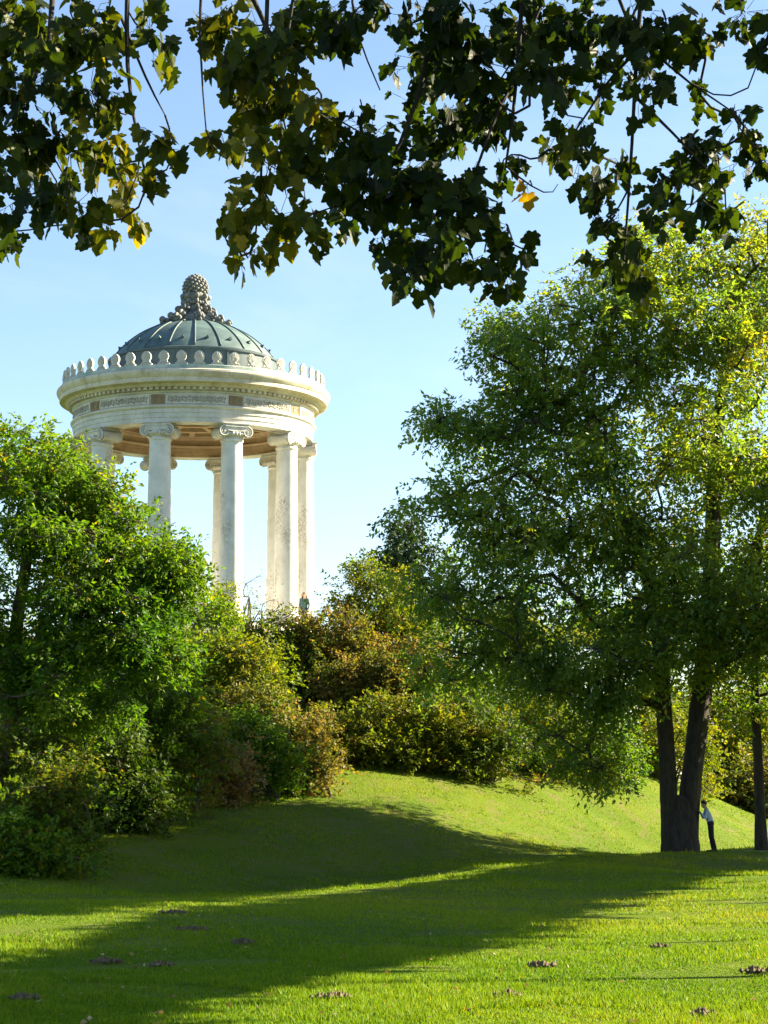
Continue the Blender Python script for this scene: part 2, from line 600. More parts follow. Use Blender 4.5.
# ------------------------------------------------------------------ plants
def seg_tubes(P0, P1, r0, r1, seg=5):
    """many straight tapered prisms at once"""
    P0, P1 = np.asarray(P0), np.asarray(P1)
    n = len(P0)
    t = unit(P1 - P0)
    ref = np.where(np.abs(t[:, 2:3]) < .9, np.array([[0, 0, 1.]]), np.array([[1., 0, 0]]))
    u = unit(np.cross(t, ref))
    v = np.cross(t, u)
    an = np.arange(seg) * TAU / seg
    c, s = np.cos(an)[None, :, None], np.sin(an)[None, :, None]
    ring = u[:, None] * c + v[:, None] * s
    A = P0[:, None] + ring * np.asarray(r0)[:, None, None]
    B = P1[:, None] + ring * np.asarray(r1)[:, None, None]
    V = np.concatenate([A, B], 1).reshape(-1, 3)
    k = np.arange(seg)
    q = np.stack([k, (k + 1) % seg, (k + 1) % seg + seg, k + seg], -1)
    idx = (np.arange(n)[:, None, None] * 2 * seg + q[None]).reshape(-1)
    return V, np.full(n * seg, 4), idx


def stem_tube(pts, rad, rng, seg=16, flare=0.0, rough=0.06):
    """a trunk: rings along pts with lumpy bark cross-section"""
    pts = np.asarray(pts, float)
    # resample
    d = np.concatenate([[0], np.cumsum(np.linalg.norm(np.diff(pts, axis=0), axis=1))])
    n = max(6, int(d[-1] / 0.35))
    s = np.linspace(0, d[-1], n)
    Q = np.stack([np.interp(s, d, pts[:, k]) for k in range(3)], -1)
    for _ in range(2):
        Q[1:-1] = .25 * Q[:-2] + .5 * Q[1:-1] + .25 * Q[2:]
    rr = np.interp(s, d, rad)
    if flare:
        rr = rr * (1 + flare * np.exp(-s / 0.45))
    T = unit(np.gradient(Q, axis=0))
    u = np.zeros_like(Q)
    u0 = np.array([1.0, 0, 0])
    for i in range(n):
        u0 = u0 - T[i] * u0.dot(T[i])
        u0 /= np.linalg.norm(u0)
        u[i] = u0
    v = np.cross(T, u)
    an = np.arange(seg) * TAU / seg
    lump = 1 + rough * (np.sin(an * 3 + rng.uniform(0, 6)) + .7 * np.sin(an * 5 + rng.uniform(0, 6)))[None] \
        + rough * .5 * rng.normal(size=(n, seg))
    V = Q[:, None] + (u[:, None] * np.cos(an)[None, :, None] + v[:, None] * np.sin(an)[None, :, None]) * (rr[:, None] * lump)[..., None]
    i = (np.arange(n - 1)[:, None] * seg + np.arange(seg)[None]).ravel()
    j = (np.arange(n - 1)[:, None] * seg + (np.arange(seg)[None] + 1) % seg).ravel()
    idx = np.stack([i, j, j + seg, i + seg], -1)
    return V.reshape(-1, 3), np.full(len(i), 4), idx.ravel(), Q, rr


def join(parts):
    V, FN, IX, off = [], [], [], 0
    for v, fn, ix in parts:
        V.append(v)
        FN.append(fn)
        IX.append(np.asarray(ix).ravel() + off)
        off += len(v)
    return np.concatenate(V), np.concatenate(FN), np.concatenate(IX)


def ball_pts(rng, n, p=1 / 3):
    d = unit(rng.normal(size=(n, 3)))
    return d * (rng.random((n, 1)) ** p)


def grow_limbs(stems, clumps, rng, r_tip=0.014, power=0.45, rmax=0.22, updip=0.15, climb=0.9, hang=0.0, step=0.7):
    """connect every clump centre to the nearest point of the stems or of earlier limbs"""
    nodes = [p for Q in stems for p in Q]
    par = [-1] * len(nodes)
    dirs = [d for Q in stems for d in (unit(np.gradient(np.asarray(Q, float), axis=0)) if len(Q) > 1 else np.zeros_like(Q))]
    cost = [0.0] * len(nodes)
    N0 = len(nodes)
    base = np.array(nodes)
    dist = np.min(np.linalg.norm(clumps[:, None] - base[None], axis=2), axis=1)
    ends = []
    for ci in np.argsort(dist):
        c = clumps[ci]
        A = np.array(nodes)
        dv = np.linalg.norm(A - c, axis=1)
        pen = np.maximum(0, A[:, 2] - c[2] + 0.25 * dv) * climb + np.maximum(0, c[2] - A[:, 2]) * hang
        k = int(np.argmin(dv + pen + 0.25 * np.array(cost)))
        a = A[k]
        L = dv[k]
        n = max(3, int(L / step) + 1)
        b = a + dirs[k] * L * .42
        pp = a
        off = rng.normal(size=3) * L * 0.07
        prev = k
        for s in range(1, n + 1):
            t = s / n
            bow = math.sin(PI * t)
            p = a * (1 - t) ** 2 + b * 2 * t * (1 - t) + c * t * t + off * bow + np.array([0, 0, -updip * L * bow * 0.5]) + rng.normal(size=3) * 0.02 * L * (t < 1)
            dirs.append((p - pp) / max(np.linalg.norm(p - pp), 1e-6))
            pp = p
            nodes.append(p)
            par.append(prev)
            cost.append(cost[prev] + L / n if prev >= N0 else L / n)
            prev = len(nodes) - 1
        ends.append(prev)
    cnt = np.zeros(len(nodes))
    for e in ends:
        k = e
        while k >= N0:
            cnt[k] += 1
            k = par[k]
    A = np.array(nodes)
    ids = np.arange(N0, len(nodes))
    rad = np.minimum(r_tip * np.maximum(cnt, 1) ** power * 1.6, rmax)
    pr = np.array([par[i] for i in ids], int)
    rp = np.where(pr >= N0, rad[pr], np.minimum(rad[ids] * 1.15, rmax))
    return A[pr], A[ids], np.maximum(rp, rad[ids]), rad[ids]


def sprays(rng, centers, radii, per, m, slen, ll, lw, droop=0.25, bias=1 / 2.2, tint_c=None, tsd=0.12, yellow=0.02, upright=0.0):
    """leaves in little two-ranked sprays through each clump; returns quads, tint, twig ends"""
    k = len(centers)
    C = np.repeat(centers, per, 0)
    Rr = np.repeat(radii, per, 0)
    n = len(C)
    b = ball_pts(rng, n, bias)
    b = b * (1 + (rng.random((n, 1)) < .14) * rng.uniform(.1, .65, (n, 1)))
    P = C + b * Rr
    d = unit(unit(b) * .8 + rng.normal(size=(n, 3)) * .55 + np.array([0, 0, -droop + upright]))
    tc = (np.repeat(tint_c, per) if tint_c is not None else 0.4) + rng.normal(0, tsd * .8, n)
    tc = tc + .09 * np.sin(P[:, 0] * 2.3 + 1.7 * np.sin(P[:, 2] * 1.9)) + .07 * np.sin(P[:, 1] * 2.9 + P[:, 2] * 3.1)
    t = np.tile(np.linspace(0.05, 1, m), n)
    dd = np.repeat(d, m, 0)
    PP = np.repeat(P, m, 0)
    side = unit(np.cross(d, np.array([0, 0, 1.0]) + rng.normal(size=(n, 3)) * .35))
    ss = np.repeat(side, m, 0) * np.where(np.arange(n * m) % 2, 1, -1)[:, None]
    sl = np.repeat(rng.uniform(.6, 1.25, n) * slen, m)
    Q = PP + dd * (t * sl)[:, None] + np.array([0, 0, -1.0]) * (droop * .6 * t * t * sl)[:, None] + rng.normal(size=PP.shape) * (0.10 * slen)
    A = dd * .55 + ss * .8 + rng.normal(size=PP.shape) * .4 + np.array([0, 0, -droop])
    S = np.cross(A, rng.normal(size=PP.shape) * .7 + np.array([0, 0, 1.0]))
    sz = rng.uniform(.65, 1.25, n * m)
    q = leaf_quads(Q, A, S, ll * sz, lw * sz)
    tint = np.clip(np.repeat(tc, m) + rng.normal(0, tsd * .6, n * m) + (rng.random(n * m) < yellow) * .5, 0, 1)
    return q, tint, C, P


def env_points(rng, blobs):
    """clump centres through a union of ellipsoids: (x,y,z,rx,ry,rz,n,p)"""
    out = []
    for x, y, z, rx, ry, rz, n, *p in blobs:
        pp = p[0] if p else 1 / 2.4
        out.append(np.array([x, y, z]) + ball_pts(rng, n, pp) * np.array([rx, ry, rz]))
    return np.concatenate(out)


def plant(name, label, cat, base, stems, blobs, mat, seed, clump_r=(0.6, 1.1), flat=0.7, per=14, m=9, slen=0.4, ll=0.16, lw=0.07,
          droop=0.25, tint=0.4, tint_sd=0.12, tsd=0.12, yellow=0.02, group=None, bark='bark', twigs=True, r_tip=0.014, rmax=0.22, flare=0.3,
          bias=1 / 2.2, trunk_name='trunk', crown_name='crown', tint_fn=None, keep=None, upright=0.0, seg=16, twig_frac=1.0, skirt=0.0, stem_min=None, climb=0.9):
    rng = np.random.default_rng(seed)
    root = empty(name, base, label, cat, group)
    cl = env_points(rng, blobs)
    if keep is not None:
        cl = cl[keep(cl)]
    if skirt:
        lo = cl[rng.random(len(cl)) < skirt].copy()
        lo[:, :2] += rng.normal(size=(len(lo), 2)) * .25
        g = gz(lo[:, 0], lo[:, 1])
        lo[:, 2] = g + .25 + (lo[:, 2] - g) * rng.uniform(.0, .7, len(lo))
        cl = np.concatenate([cl, lo])
    zmin = gz(cl[:, 0], cl[:, 1]) + 0.3
    cl[:, 2] = np.maximum(cl[:, 2], zmin)
    rr = rng.uniform(*clump_r, len(cl))
    radii = np.stack([rr, rr, rr * flat], -1)
    tc = tint + rng.normal(0, tint_sd, len(cl))
    if tint_fn is not None:
        tc = tc + tint_fn(cl)
    q, tn, C, P = sprays(rng, cl, radii, per, m, slen, ll, lw, droop, bias, tc, tsd, yellow, upright)
    np_mesh(crown_name, *q, M[mat], root, tint=tn)
    parts, Qs = [], []
    for pts, rad in stems:
        v, fn, ix, Q, r_ = stem_tube(pts, rad, rng, seg=seg, flare=flare)
        parts.append((v, fn, ix))
        if stem_min is not None:
            Q = Q[Q[:, 2] > base[2] + stem_min]
            if len(Q):
                Qs.append(Q)
        else:
            Qs.append(Q[len(Q) // 4:] if len(Q) > 8 else Q)
    a, b, ra, rb = grow_limbs(Qs, cl, rng, r_tip=r_tip, rmax=rmax, climb=climb)
    parts.append(seg_tubes(a, b, ra, rb, 6))
    if twigs:
        k = rng.random(len(C)) < 0.5 * twig_frac
        mid = (C[k] + P[k]) / 2 + rng.normal(size=(k.sum(), 3)) * .06
        w0 = np.full(k.sum(), r_tip * .55)
        parts.append(seg_tubes(C[k], mid, w0, w0 * .8, 3))
        parts.append(seg_tubes(mid, P[k], w0 * .8, w0 * .5, 3))
    np_mesh(trunk_name, *join(parts), M[bark], root, smooth=True)
    return root


def gp(x, y, dz=0.0):
    return np.array([x, y, g1(x, y) + dz])


# ------------------------------------------------------------------ the round temple
tocam = Vector((-TX, -TY, 0)).normalized()
right = Vector((-tocam.y, tocam.x, 0))
if right.x < 0:
    right = -right
TANG = math.atan2(tocam.y, tocam.x)     # world angle of the direction to the camera


def wang(deg):
    """world angle of a bearing seen from the temple axis: 0 toward the camera, positive to the right"""
    return TANG + R(deg)


def build_temple():
    root = empty('round_temple', (TX, TY, 0), 'white round temple with ionic columns and green copper dome on the hilltop', 'temple')
    ZB, ZA = TEMPLE_FLOOR, 17.0
    # stepped base, floor
    bm = bmesh.new()
    lathe(bm, [(0, ZB), (5.75, ZB), (5.78, ZB - .03), (5.78, ZB - .24), (6.15, ZB - .24), (6.18, ZB - .27), (6.18, ZB - .48),
               (6.55, ZB - .48), (6.58, ZB - .51), (6.58, ZB - .75), (6.9, ZB - .75), (6.9, ZB - 1.6)], 96)
    sharp(bm_obj('stepped_base', bm, M['stone'], root))

    # ---- columns: shaft with base and capital as its pieces
    bm = bmesh.new()
    prof = [(0.60, 0.40), (0.57, 0.44), (0.545, 0.55)]
    for i in range(15):
        t = i / 14
        prof.append((0.535 - 0.075 * t ** 1.7, 0.6 + 7.2 * t))
    prof += [(0.475, 7.82), (0.505, 7.85), (0.505, 7.90), (0.47, 7.93)]
    lathe(bm, prof, 40)
    shaft_proto = bm_obj('column', bm, M['column'])
    sharp(shaft_proto)
    bm = bmesh.new()
    box(bm, (0, 0, 0.08), (1.42, 1.42, 0.16))
    bp = [(0.0, .155)]
    for i in range(9):
        a = -PI / 2 + PI * i / 8
        bp.append((0.62 + 0.075 * math.cos(a), 0.235 + 0.075 * math.sin(a)))
    bp += [(0.62, .32), (0.585, .345), (0.60, .365)]
    for i in range(7):
        a = -PI / 2 + PI * i / 6
        bp.append((0.585 + 0.04 * math.cos(a), 0.40 + 0.04 * math.sin(a)))
    bp += [(0.5, 0.45)]
    lathe(bm, bp, 40)
    base_proto = sharp(bm_obj('column_base', bm, M['stone']))
    # capital: x tangential, y outward, z up, origin on the column axis at the foot of the column
    bm = bmesh.new()
    z0 = 7.93
    ep = [(0.46, z0), (0.46, z0 + .07), (0.50, z0 + .09), (0.56, z0 + .16), (0.60, z0 + .24), (0.55, z0 + .30), (0, z0 + .30)]
    lathe(bm, ep, 40)
    for s in (-1, 1):
        cx, cz = 0.535 * s, z0 + 0.30
        # bolster: waisted roll running from front to back face
        pts, rad = [], []
        for i in range(13):
            t = i / 12
            pts.append((cx, -0.455 + 0.91 * t, cz))
            e = abs(t - .5) * 2
            rad.append(0.185 + 0.065 * e ** 2.0)
        tube(bm, pts, rad, 24)
        for face in (-1, 1):
            yy = 0.515 * face
            sp = []
            for i in range(64):
                th = i / 63 * 2.05 * TAU
                r = 0.232 * (1 - i / 63 * 0.80)
                # begins at the inner top and winds outward side down
                sp.append((cx + s * r * math.sin(th), yy, cz + r * math.cos(th)))
            tube(bm, sp, [0.042 * (1 - 0.40 * i / 63) for i in range(64)], 8)
            tube(bm, [(cx, 0.44 * face, cz), (cx, 0.55 * face, cz)], 0.05, 10)
            ball(bm, (cx, yy, cz), (0.05, 0.04, 0.05), 10, 6)
    for face in (-1, 1):   # channel between the volutes, sagging rim, egg band
        box(bm, (0, 0.49 * face, z0 + 0.415), (1.04, 0.10, 0.17))
        tube(bm, [(-0.5 + i / 10, 0.545 * face, z0 + 0.515) for i in range(11)], 0.034, 6)
        tube(bm, [(-0.36 + .72 * i / 10, 0.545 * face, z0 + 0.335 - 0.02 * math.sin(PI * i / 10)) for i in range(11)], 0.026, 6)
        for k in range(5):
            a = (k - 2) * 0.26
            ball(bm, (0.58 * math.sin(a), 0.58 * math.cos(a) * face, z0 + .21), (0.055, 0.05, 0.085), 8, 6)
    box(bm, (0, 0, z0 + 0.43), (1.0, 0.95, 0.22))
    box(bm, (0, 0, z0 + 0.575), (1.16, 1.10, 0.07))
    box(bm, (0, 0, z0 + 0.642), (1.24, 1.18, 0.062))
    bmesh.ops.bevel(bm, geom=[e for e in bm.edges if e.calc_length() > 0.9], offset=0.012, segments=1, affect='EDGES')
    cap_proto = sharp(bm_obj('capital', bm, M['capstone']), 40)
    # total height 7.93+.673 -> scale a little to meet the architrave
    sz = (ZA - ZB) / (z0 + 0.673)
    for k in range(10):
        a = wang(-16.7 + 36 * k)
        if k == 0:
            o, b, c = shaft_proto, base_proto, cap_proto
        else:
            o, b, c = shaft_proto.copy(), base_proto.copy(), cap_proto.copy()
            for q in (o, b, c):
                COL.objects.link(q)
        o.parent = root
        b.parent = o
        c.parent = o
        o.location = (5.05 * math.cos(a), 5.05 * math.sin(a), ZB)
        o.rotation_euler = (0, 0, a - PI / 2)
        o.scale = (1, 1, sz)

    # ---- entablature: three fasciae, frieze, bed mould (one ring)
    bm = bmesh.new()
    lathe(bm, [(4.60, 17.0), (5.46, 17.0), (5.46, 17.19), (5.49, 17.2), (5.49, 17.40), (5.52, 17.41), (5.52, 17.58), (5.56, 17.60),
               (5.61, 17.65), (5.62, 17.70), (5.60, 17.72), (5.47, 17.73), (5.47, 18.26), (5.50, 18.27), (5.54, 18.31), (5.56, 18.36), (4.62, 18.37)], 160, closed=True)
    sharp(bm_obj('entablature', bm, M['stone'], root), 30)
    # cornice with dentils below the overhang
    bm = bmesh.new()
    lathe(bm, [(5.0, 18.372), (5.60, 18.372), (5.61, 18.50), (5.76, 18.505), (5.80, 18.55), (5.85, 18.62), (5.93, 18.655), (6.08, 18.67), (6.10, 18.655), (6.13, 18.68),
               (6.13, 18.86), (6.16, 18.88), (6.17, 18.90), (6.22, 18.96), (6.265, 19.05), (6.27, 19.11), (6.25, 19.13), (6.25, 19.17), (6.20, 19.20), (6.05, 19.26), (5.0, 19.3)], 160, closed=True)
    nd = 132
    for k in range(nd):
        a = TAU * k / nd
        rot = Matrix.Rotation(a, 3, 'Z')
        box(bm, rot @ Vector((5.66, 0, 18.44)), (0.14, 0.15, 0.115), rot)
    sharp(bm_obj('cornice', bm, M['cornice'], root), 30)

    # frieze: ten relief panels with a square block above each column
    def arc_box(bm, r0, r1, a0, a1, z0, z1, n=24):
        v = []
        for i in range(n + 1):
            a = a0 + (a1 - a0) * i / n
            v.append([bm.verts.new((r * math.cos(a), r * math.sin(a), z)) for r, z in ((r0, z0), (r1, z0), (r1, z1), (r0, z1))])
        for p, q in zip(v[:-1], v[1:]):
            for j in range(4):
                bm.faces.new((p[j], p[(j + 1) % 4], q[(j + 1) % 4], q[j]))
        bm.faces.new(v[0])
        bm.faces.new(list(reversed(v[-1])))

    def cyl(r, a, z):
        return Vector((r * math.cos(a), r * math.sin(a), z))

    hw = R(13.6)
    bm = bmesh.new()
    arc_box(bm, 5.46, 5.492, -hw, hw, 17.79, 18.21)
    e = R(0.45)
    for z in (17.79, 18.17):
        arc_box(bm, 5.48, 5.515, -hw, hw, z, z + .04)
    for s in (-1, 1):
        arc_box(bm, 5.48, 5.517, s * hw - e, s * hw + e, 17.788, 18.212, 2)
    panel0 = sharp(bm_obj('frieze_panel', bm, M['capstone']), 30)
    bm = bmesh.new()
    rr = 5.50
    for s in (-1, 1):     # running foliate scrolls from a central palmette
        for j in range(4):
            ac = s * R(2.6 + 3.1 * j)
            flip = 1 if j % 2 else -1
            pts = []
            for i in range(26):
                th = i / 25 * 1.6 * TAU
                r = 0.125 * (1 - .75 * i / 25)
                pts.append(cyl(rr, ac + s * r * math.cos(th) / rr, 18.0 + flip * r * math.sin(th)))
            tube(bm, pts, 0.021, 5)
            for th in (0.6, 2.2, 3.6, 5.2):
                ball(bm, cyl(rr, ac + 0.14 * math.cos(th) / rr, 18.0 + 0.13 * math.sin(th)), (.045, .045, .04), 6, 4)
    for k in range(7):
        th = PI * k / 6
        tube(bm, [cyl(rr, 0, 17.87), cyl(rr + .01, 0.07 * math.cos(th) / rr, 17.95 + .06 * math.sin(th)), cyl(rr, 0.13 * math.cos(th) / rr, 17.97 + .17 * math.sin(th))], [.012, .026, .014], 5)
    rel0 = bm_obj('relief', bm, M['relief'], smooth=True)
    bm = bmesh.new()
    q = R(3.3)
    arc_box(bm, 5.46, 5.486, -q, q, 17.78, 18.22, 4)
    for f in (0.85, 0.5):
        h = 0.2 * f
        for z in (18.0 - h, 18.0 + h - .03):
            arc_box(bm, 5.48, 5.506, -q * f, q * f, z, z + .03, 4)
        for s in (-1, 1):
            arc_box(bm, 5.48, 5.508, s * q * f - R(.16), s * q * f + R(.16), 18.0 - h, 18.0 + h, 1)
    blk0 = bm_obj('meander_block', bm, M['meander'])
    for k in range(10):
        a = wang(1.3 + 36 * k)
        P, Rl, B = (panel0, rel0, blk0) if k == 0 else (panel0.copy(), rel0.copy(), blk0.copy())
        if k:
            for o in (P, Rl, B):
                COL.objects.link(o)
        P.parent = root
        P.rotation_euler = (0, 0, a)
        Rl.parent = P
        B.parent = root
        B.rotation_euler = (0, 0, wang(-16.7 + 36 * k))

    # ---- inner ring wall, coffered ceiling
    bm = bmesh.new()
    lathe(bm, [(4.597, 17.004), (4.597, 17.16), (4.57, 17.17), (4.57, 17.32), (4.54, 17.33), (4.54, 17.44), (4.47, 17.47), (4.44, 17.53), (4.52, 17.55), (4.52, 17.80),
               (4.46, 17.82), (4.38, 17.88), (4.36, 17.95), (4.595, 17.96)], 128, closed=True)
    sharp(bm_obj('inner_frieze', bm, M['ochre'], root), 30)
    bm = bmesh.new()
    lathe(bm, [(4.62, 18.13), (0, 18.13), (0, 18.3), (4.62, 18.3)], 96, closed=False)
    slab = sharp(bm_obj('ceiling', bm, M['ochre_dark'], root), 30)
    bm = bmesh.new()
    for r0, r1 in ((4.1, 4.6), (2.75, 3.1), (1.3, 1.65)):
        lathe(bm, [(r0, 18.125), (r0, 17.93), (r0 + .04, 17.92), (r1 - .04, 17.92), (r1, 17.93), (r1, 18.125)], 96)
    for k in range(20):
        a = wang(-16.7 + 18 * k)
        rot = Matrix.Rotation(a, 3, 'Z')
        box(bm, rot @ Vector((3.6, 0, 18.03)), (1.02, 0.26, 0.19), rot)
        if k % 2 == 0:
            box(bm, rot @ Vector((2.2, 0, 18.03)), (1.12, 0.22, 0.185), rot)
    sharp(bm_obj('coffer_ribs', bm, M['ochre'], slab), 30)
    # rosettes in the coffers
    bm = bmesh.new()
    for j in range(6):
        th = TAU * j / 6
        ball(bm, Vector((.13 * math.cos(th), .13 * math.sin(th), 0)), (.09, .09, .05), 8, 5)
    ball(bm, (0, 0, 0), (.08, .08, .08), 8, 6)
    ro0 = bm_obj('rosette', bm, M['ochre'], smooth=True)
    for k in range(20):
        a = wang(-7.7 + 18 * k)
        o = ro0 if k == 0 else ro0.copy()
        if k:
            COL.objects.link(o)
        o.parent = slab
        o.location = (3.6 * math.cos(a), 3.6 * math.sin(a), 18.10)

    # ---- roof edge with antefixes
    bm = bmesh.new()
    lathe(bm, [(6.06, 19.262), (6.06, 19.40), (6.02, 19.43), (5.80, 19.43), (5.7, 19.40), (3.92, 19.62), (3.92, 19.35), (6.0, 19.25)], 128)
    sharp(bm_obj('roof_gutter', bm, M['gutter'], root), 30)
    bm = bmesh.new()
    out = [(-.20, 0), (-.215, .06), (-.15, .12), (-.12, .20), (-.165, .30), (-.175, .40), (-.14, .52), (-.07, .61), (0, .64)]
    pts = out + [(-x, y) for x, y in reversed(out[:-1])]
    for yy in (0, 1):
        pass
    f = [bm.verts.new((x, 0.05, z)) for x, z in pts]
    b = [bm.verts.new((x, -0.05, z)) for x, z in pts]
    bm.faces.new(f)
    bm.faces.new(list(reversed(b)))
    for i in range(len(pts)):
        j = (i + 1) % len(pts)
        bm.faces.new((f[i], f[j], b[j], b[i]))
    for k in range(7):       # palmette ribs on the outer face
        th = PI * (k + .5) / 7
        tube(bm, [(0, .05, .16), (.09 * math.cos(th), .06, .27 + .13 * math.sin(th)), (.14 * math.cos(th), .055, .33 + .25 * math.sin(th))], [.012, .028, .014], 5)
    ball(bm, (0, .05, .14), (.06, .04, .05), 8, 6)
    for s in (-1, 1):
        tube(bm, [(s * (.10 + .05 * math.cos(t)), .055, .07 + .05 * math.sin(t)) for t in np.linspace(0, 5, 10)], .018, 5)
    ante0 = sharp(bm_obj('antefix', bm, M['antefix']), 40)
    for k in range(48):
        a = wang(7.5 * k + 2.0)
        o = ante0 if k == 0 else ante0.copy()
        if k:
            COL.objects.link(o)
        o.parent = root
        o.location = (5.93 * math.cos(a), 5.93 * math.sin(a), 19.425)
        o.rotation_euler = (0, 0, a - PI / 2)
        o.scale = (1.28, 1, 0.98)

    # ---- drum and dome
    bm = bmesh.new()
    lathe(bm, [(3.90, 19.3), (3.90, 20.55), (3.97, 20.58), (3.98, 20.66), (3.90, 20.70), (3.74, 20.74)], 120)
    drum = sharp(bm_obj('drum', bm, M['drumcopper'], root), 30)
    bm = bmesh.new()
    box(bm, (3.91, 0, 20.05), (0.05, 0.06, 1.02))
    se0 = bm_obj('seam', bm, M['seam'])
    for k in range(20):
        o = se0 if k == 0 else se0.copy()
        if k:
            COL.objects.link(o)
        o.parent = drum
        o.rotation_euler = (0, 0, wang(18 * k + 4))
    prof = []
    H, R0 = 1.90, 3.78
    # circular-arc cap
    rs = (R0 * R0 + H * H) / (2 * H)
    for i in range(25):
        t = i / 24
        r = R0 * (1 - t)
        prof.append((r, 20.74 + math.sqrt(rs * rs - r * r) - (rs - H)))
    bm = bmesh.new()
    lathe(bm, prof, 120)
    dome = bm_obj('dome', bm, M['copper'], root, smooth=True)

    def dz(r):
        return 20.74 + math.sqrt(rs * rs - r * r) - (rs - H)
    bm = bmesh.new()
    tube(bm, [(r, 0, dz(r) + .015) for r in np.linspace(3.76, 0.9, 18)], [0.042] * 18, 6)
    rib0 = bm_obj('dome_rib', bm, M['seam'], smooth=True)
    bm = bmesh.new()     # little hooded vent: a wedge with a dark mouth
    v = [bm.verts.new(p) for p in ((.22, -.15, 0), (.22, .15, 0), (.2, 0, .24), (-.3, 0, .05), (-.2, -.1, 0), (-.2, .1, 0))]
    for f in ((0, 1, 2), (0, 2, 3, 4), (2, 1, 5, 3), (0, 4, 5, 1), (4, 3, 5)):
        bm.faces.new([v[i] for i in f])
    vent0 = bm_obj('dome_vent', bm, M['copper'])
    for k in range(20):
        o, q = (rib0, vent0) if k == 0 else (rib0.copy(), vent0.copy())
        if k:
            COL.objects.link(o)
            COL.objects.link(q)
        o.parent = dome
        o.rotation_euler = (0, 0, wang(18 * k))
        q.parent = dome
        a = wang(18 * k + 9)
        q.location = (3.38 * math.cos(a), 3.38 * math.sin(a), dz(3.38) - .03)
        q.rotation_euler = (0, R(14), a)
        q.scale = (.62, .62, .62)

    # ---- finial: leafy scrolls carrying a pine cone
    bm = bmesh.new()
    lathe(bm, [(1.10, 22.15), (1.05, 22.38), (0.80, 22.50), (0.58, 22.75), (0.46, 23.05), (0.48, 23.25), (0.58, 23.34), (0.60, 23.46), (0.5, 23.6), (0, 23.6)], 32)
    fin = bm_obj('finial', bm, M['finial'], root, smooth=True)
    fin.location.z = 0.36
    bm = bmesh.new()
    prof = [(0.60, 23.52), (0.52, 23.30), (0.60, 23.02), (0.72, 22.80), (0.94, 22.62), (1.16, 22.46), (1.42, 22.32), (1.60, 22.20)]
    for i in range(len(prof)):
        r, z = prof[i]
        ball(bm, (r * .96, 0, z - .10), (.17, .11, .14), 8, 6)
    for (r, z, s) in ((.55, 23.14, .11), (.80, 22.80, .14), (1.16, 22.48, .13), (1.56, 22.26, .12)):
        tube(bm, [(r + s * (1 - .7 * i / 17) * math.cos(-.5 + i * .55), 0, z + s * (1 - .7 * i / 17) * math.sin(-.5 + i * .55)) for i in range(18)], .06, 6)
        for sd in (-1, 1):
            ball(bm, (r, sd * .13, z - .05), (.11, .09, .09), 7, 5)
    sc0 = bm_obj('acanthus_scroll', bm, M['finial'], smooth=True)
    for k in range(9):
        o = sc0 if k == 0 else sc0.copy()
        if k:
            COL.objects.link(o)
        o.parent = fin
        o.rotation_euler = (0, 0, wang(40 * k + 8))
    bm = bmesh.new()
    ball(bm, (0, 0, 23.88), (.50, .50, .58), 24, 16)
    n = 130
    for i in range(n):
        zz = 1 - 2 * (i + .5) / n
        a = i * 2.39996
        s = math.sqrt(1 - zz * zz)
        rr2 = .56 * (1.05 - .12 * zz)
        ball(bm, (rr2 * .94 * s * math.cos(a), rr2 * .94 * s * math.sin(a), 23.88 + .60 * zz), (.085, .085, .075), 7, 5)
    bm_obj('pine_cone', bm, M['finial'], fin, smooth=True)


build_temple()


def build_stele():
    root = empty('memorial_stele', (TX, TY, TEMPLE_FLOOR), 'white marble memorial stele standing in the middle of the round temple', 'monument')
    root.rotation_euler = (0, 0, TANG + PI / 2)
    bm = bmesh.new()
    box(bm, (0, 0, .15), (1.6, 1.0, .3))
    box(bm, (0, 0, .42), (1.45, .86, .24))
    bmesh.ops.bevel(bm, geom=bm.edges[:], offset=.02, segments=2, affect='EDGES')
    bm_obj('plinth', bm, M['marble'], root)
    bm = bmesh.new()
    box(bm, (0, 0, 1.74), (1.16, .56, 2.4))
    bmesh.ops.bevel(bm, geom=bm.edges[:], offset=.015, segments=2, affect='EDGES')
    bm_obj('slab', bm, M['marble'], root)
    bm = bmesh.new()
    box(bm, (0, 0, 3.0), (1.36, .72, .12))
    v = [bm.verts.new(p) for p in ((-.68, -.36, 3.062), (.68, -.36, 3.062), (0, -.36, 3.42), (-.68, .36, 3.062), (.68, .36, 3.062), (0, .36, 3.42))]
    for f in ((0, 1, 2), (5, 4, 3), (0, 3, 4, 1), (1, 4, 5, 2), (2, 5, 3, 0)):
        bm.faces.new([v[i] for i in f])
    for s in (-1, 1):
        ball(bm, (.62 * s, 0, 3.16), (.13, .3, .13))
    bm_obj('pediment', bm, M['marble'], root)


build_stele()


# ------------------------------------------------------------------ trees and bushes
def X(u, D):
    return (u - 384) / F_PX * D


def Zv(v, D):
    return float(at(384, v, D)[2])


def B(u, v, D, ru, rv, rd=None, n=12, p=1 / 2.4):
    """a crown lobe about photo pixel (u,v) at distance D, half sizes in pixels; depth half size in metres"""
    P = at(u, v, D)
    k = D / F_PX
    return (P[0], P[1], P[2], ru * k, rd if rd is not None else ru * k, rv * k, n, p)


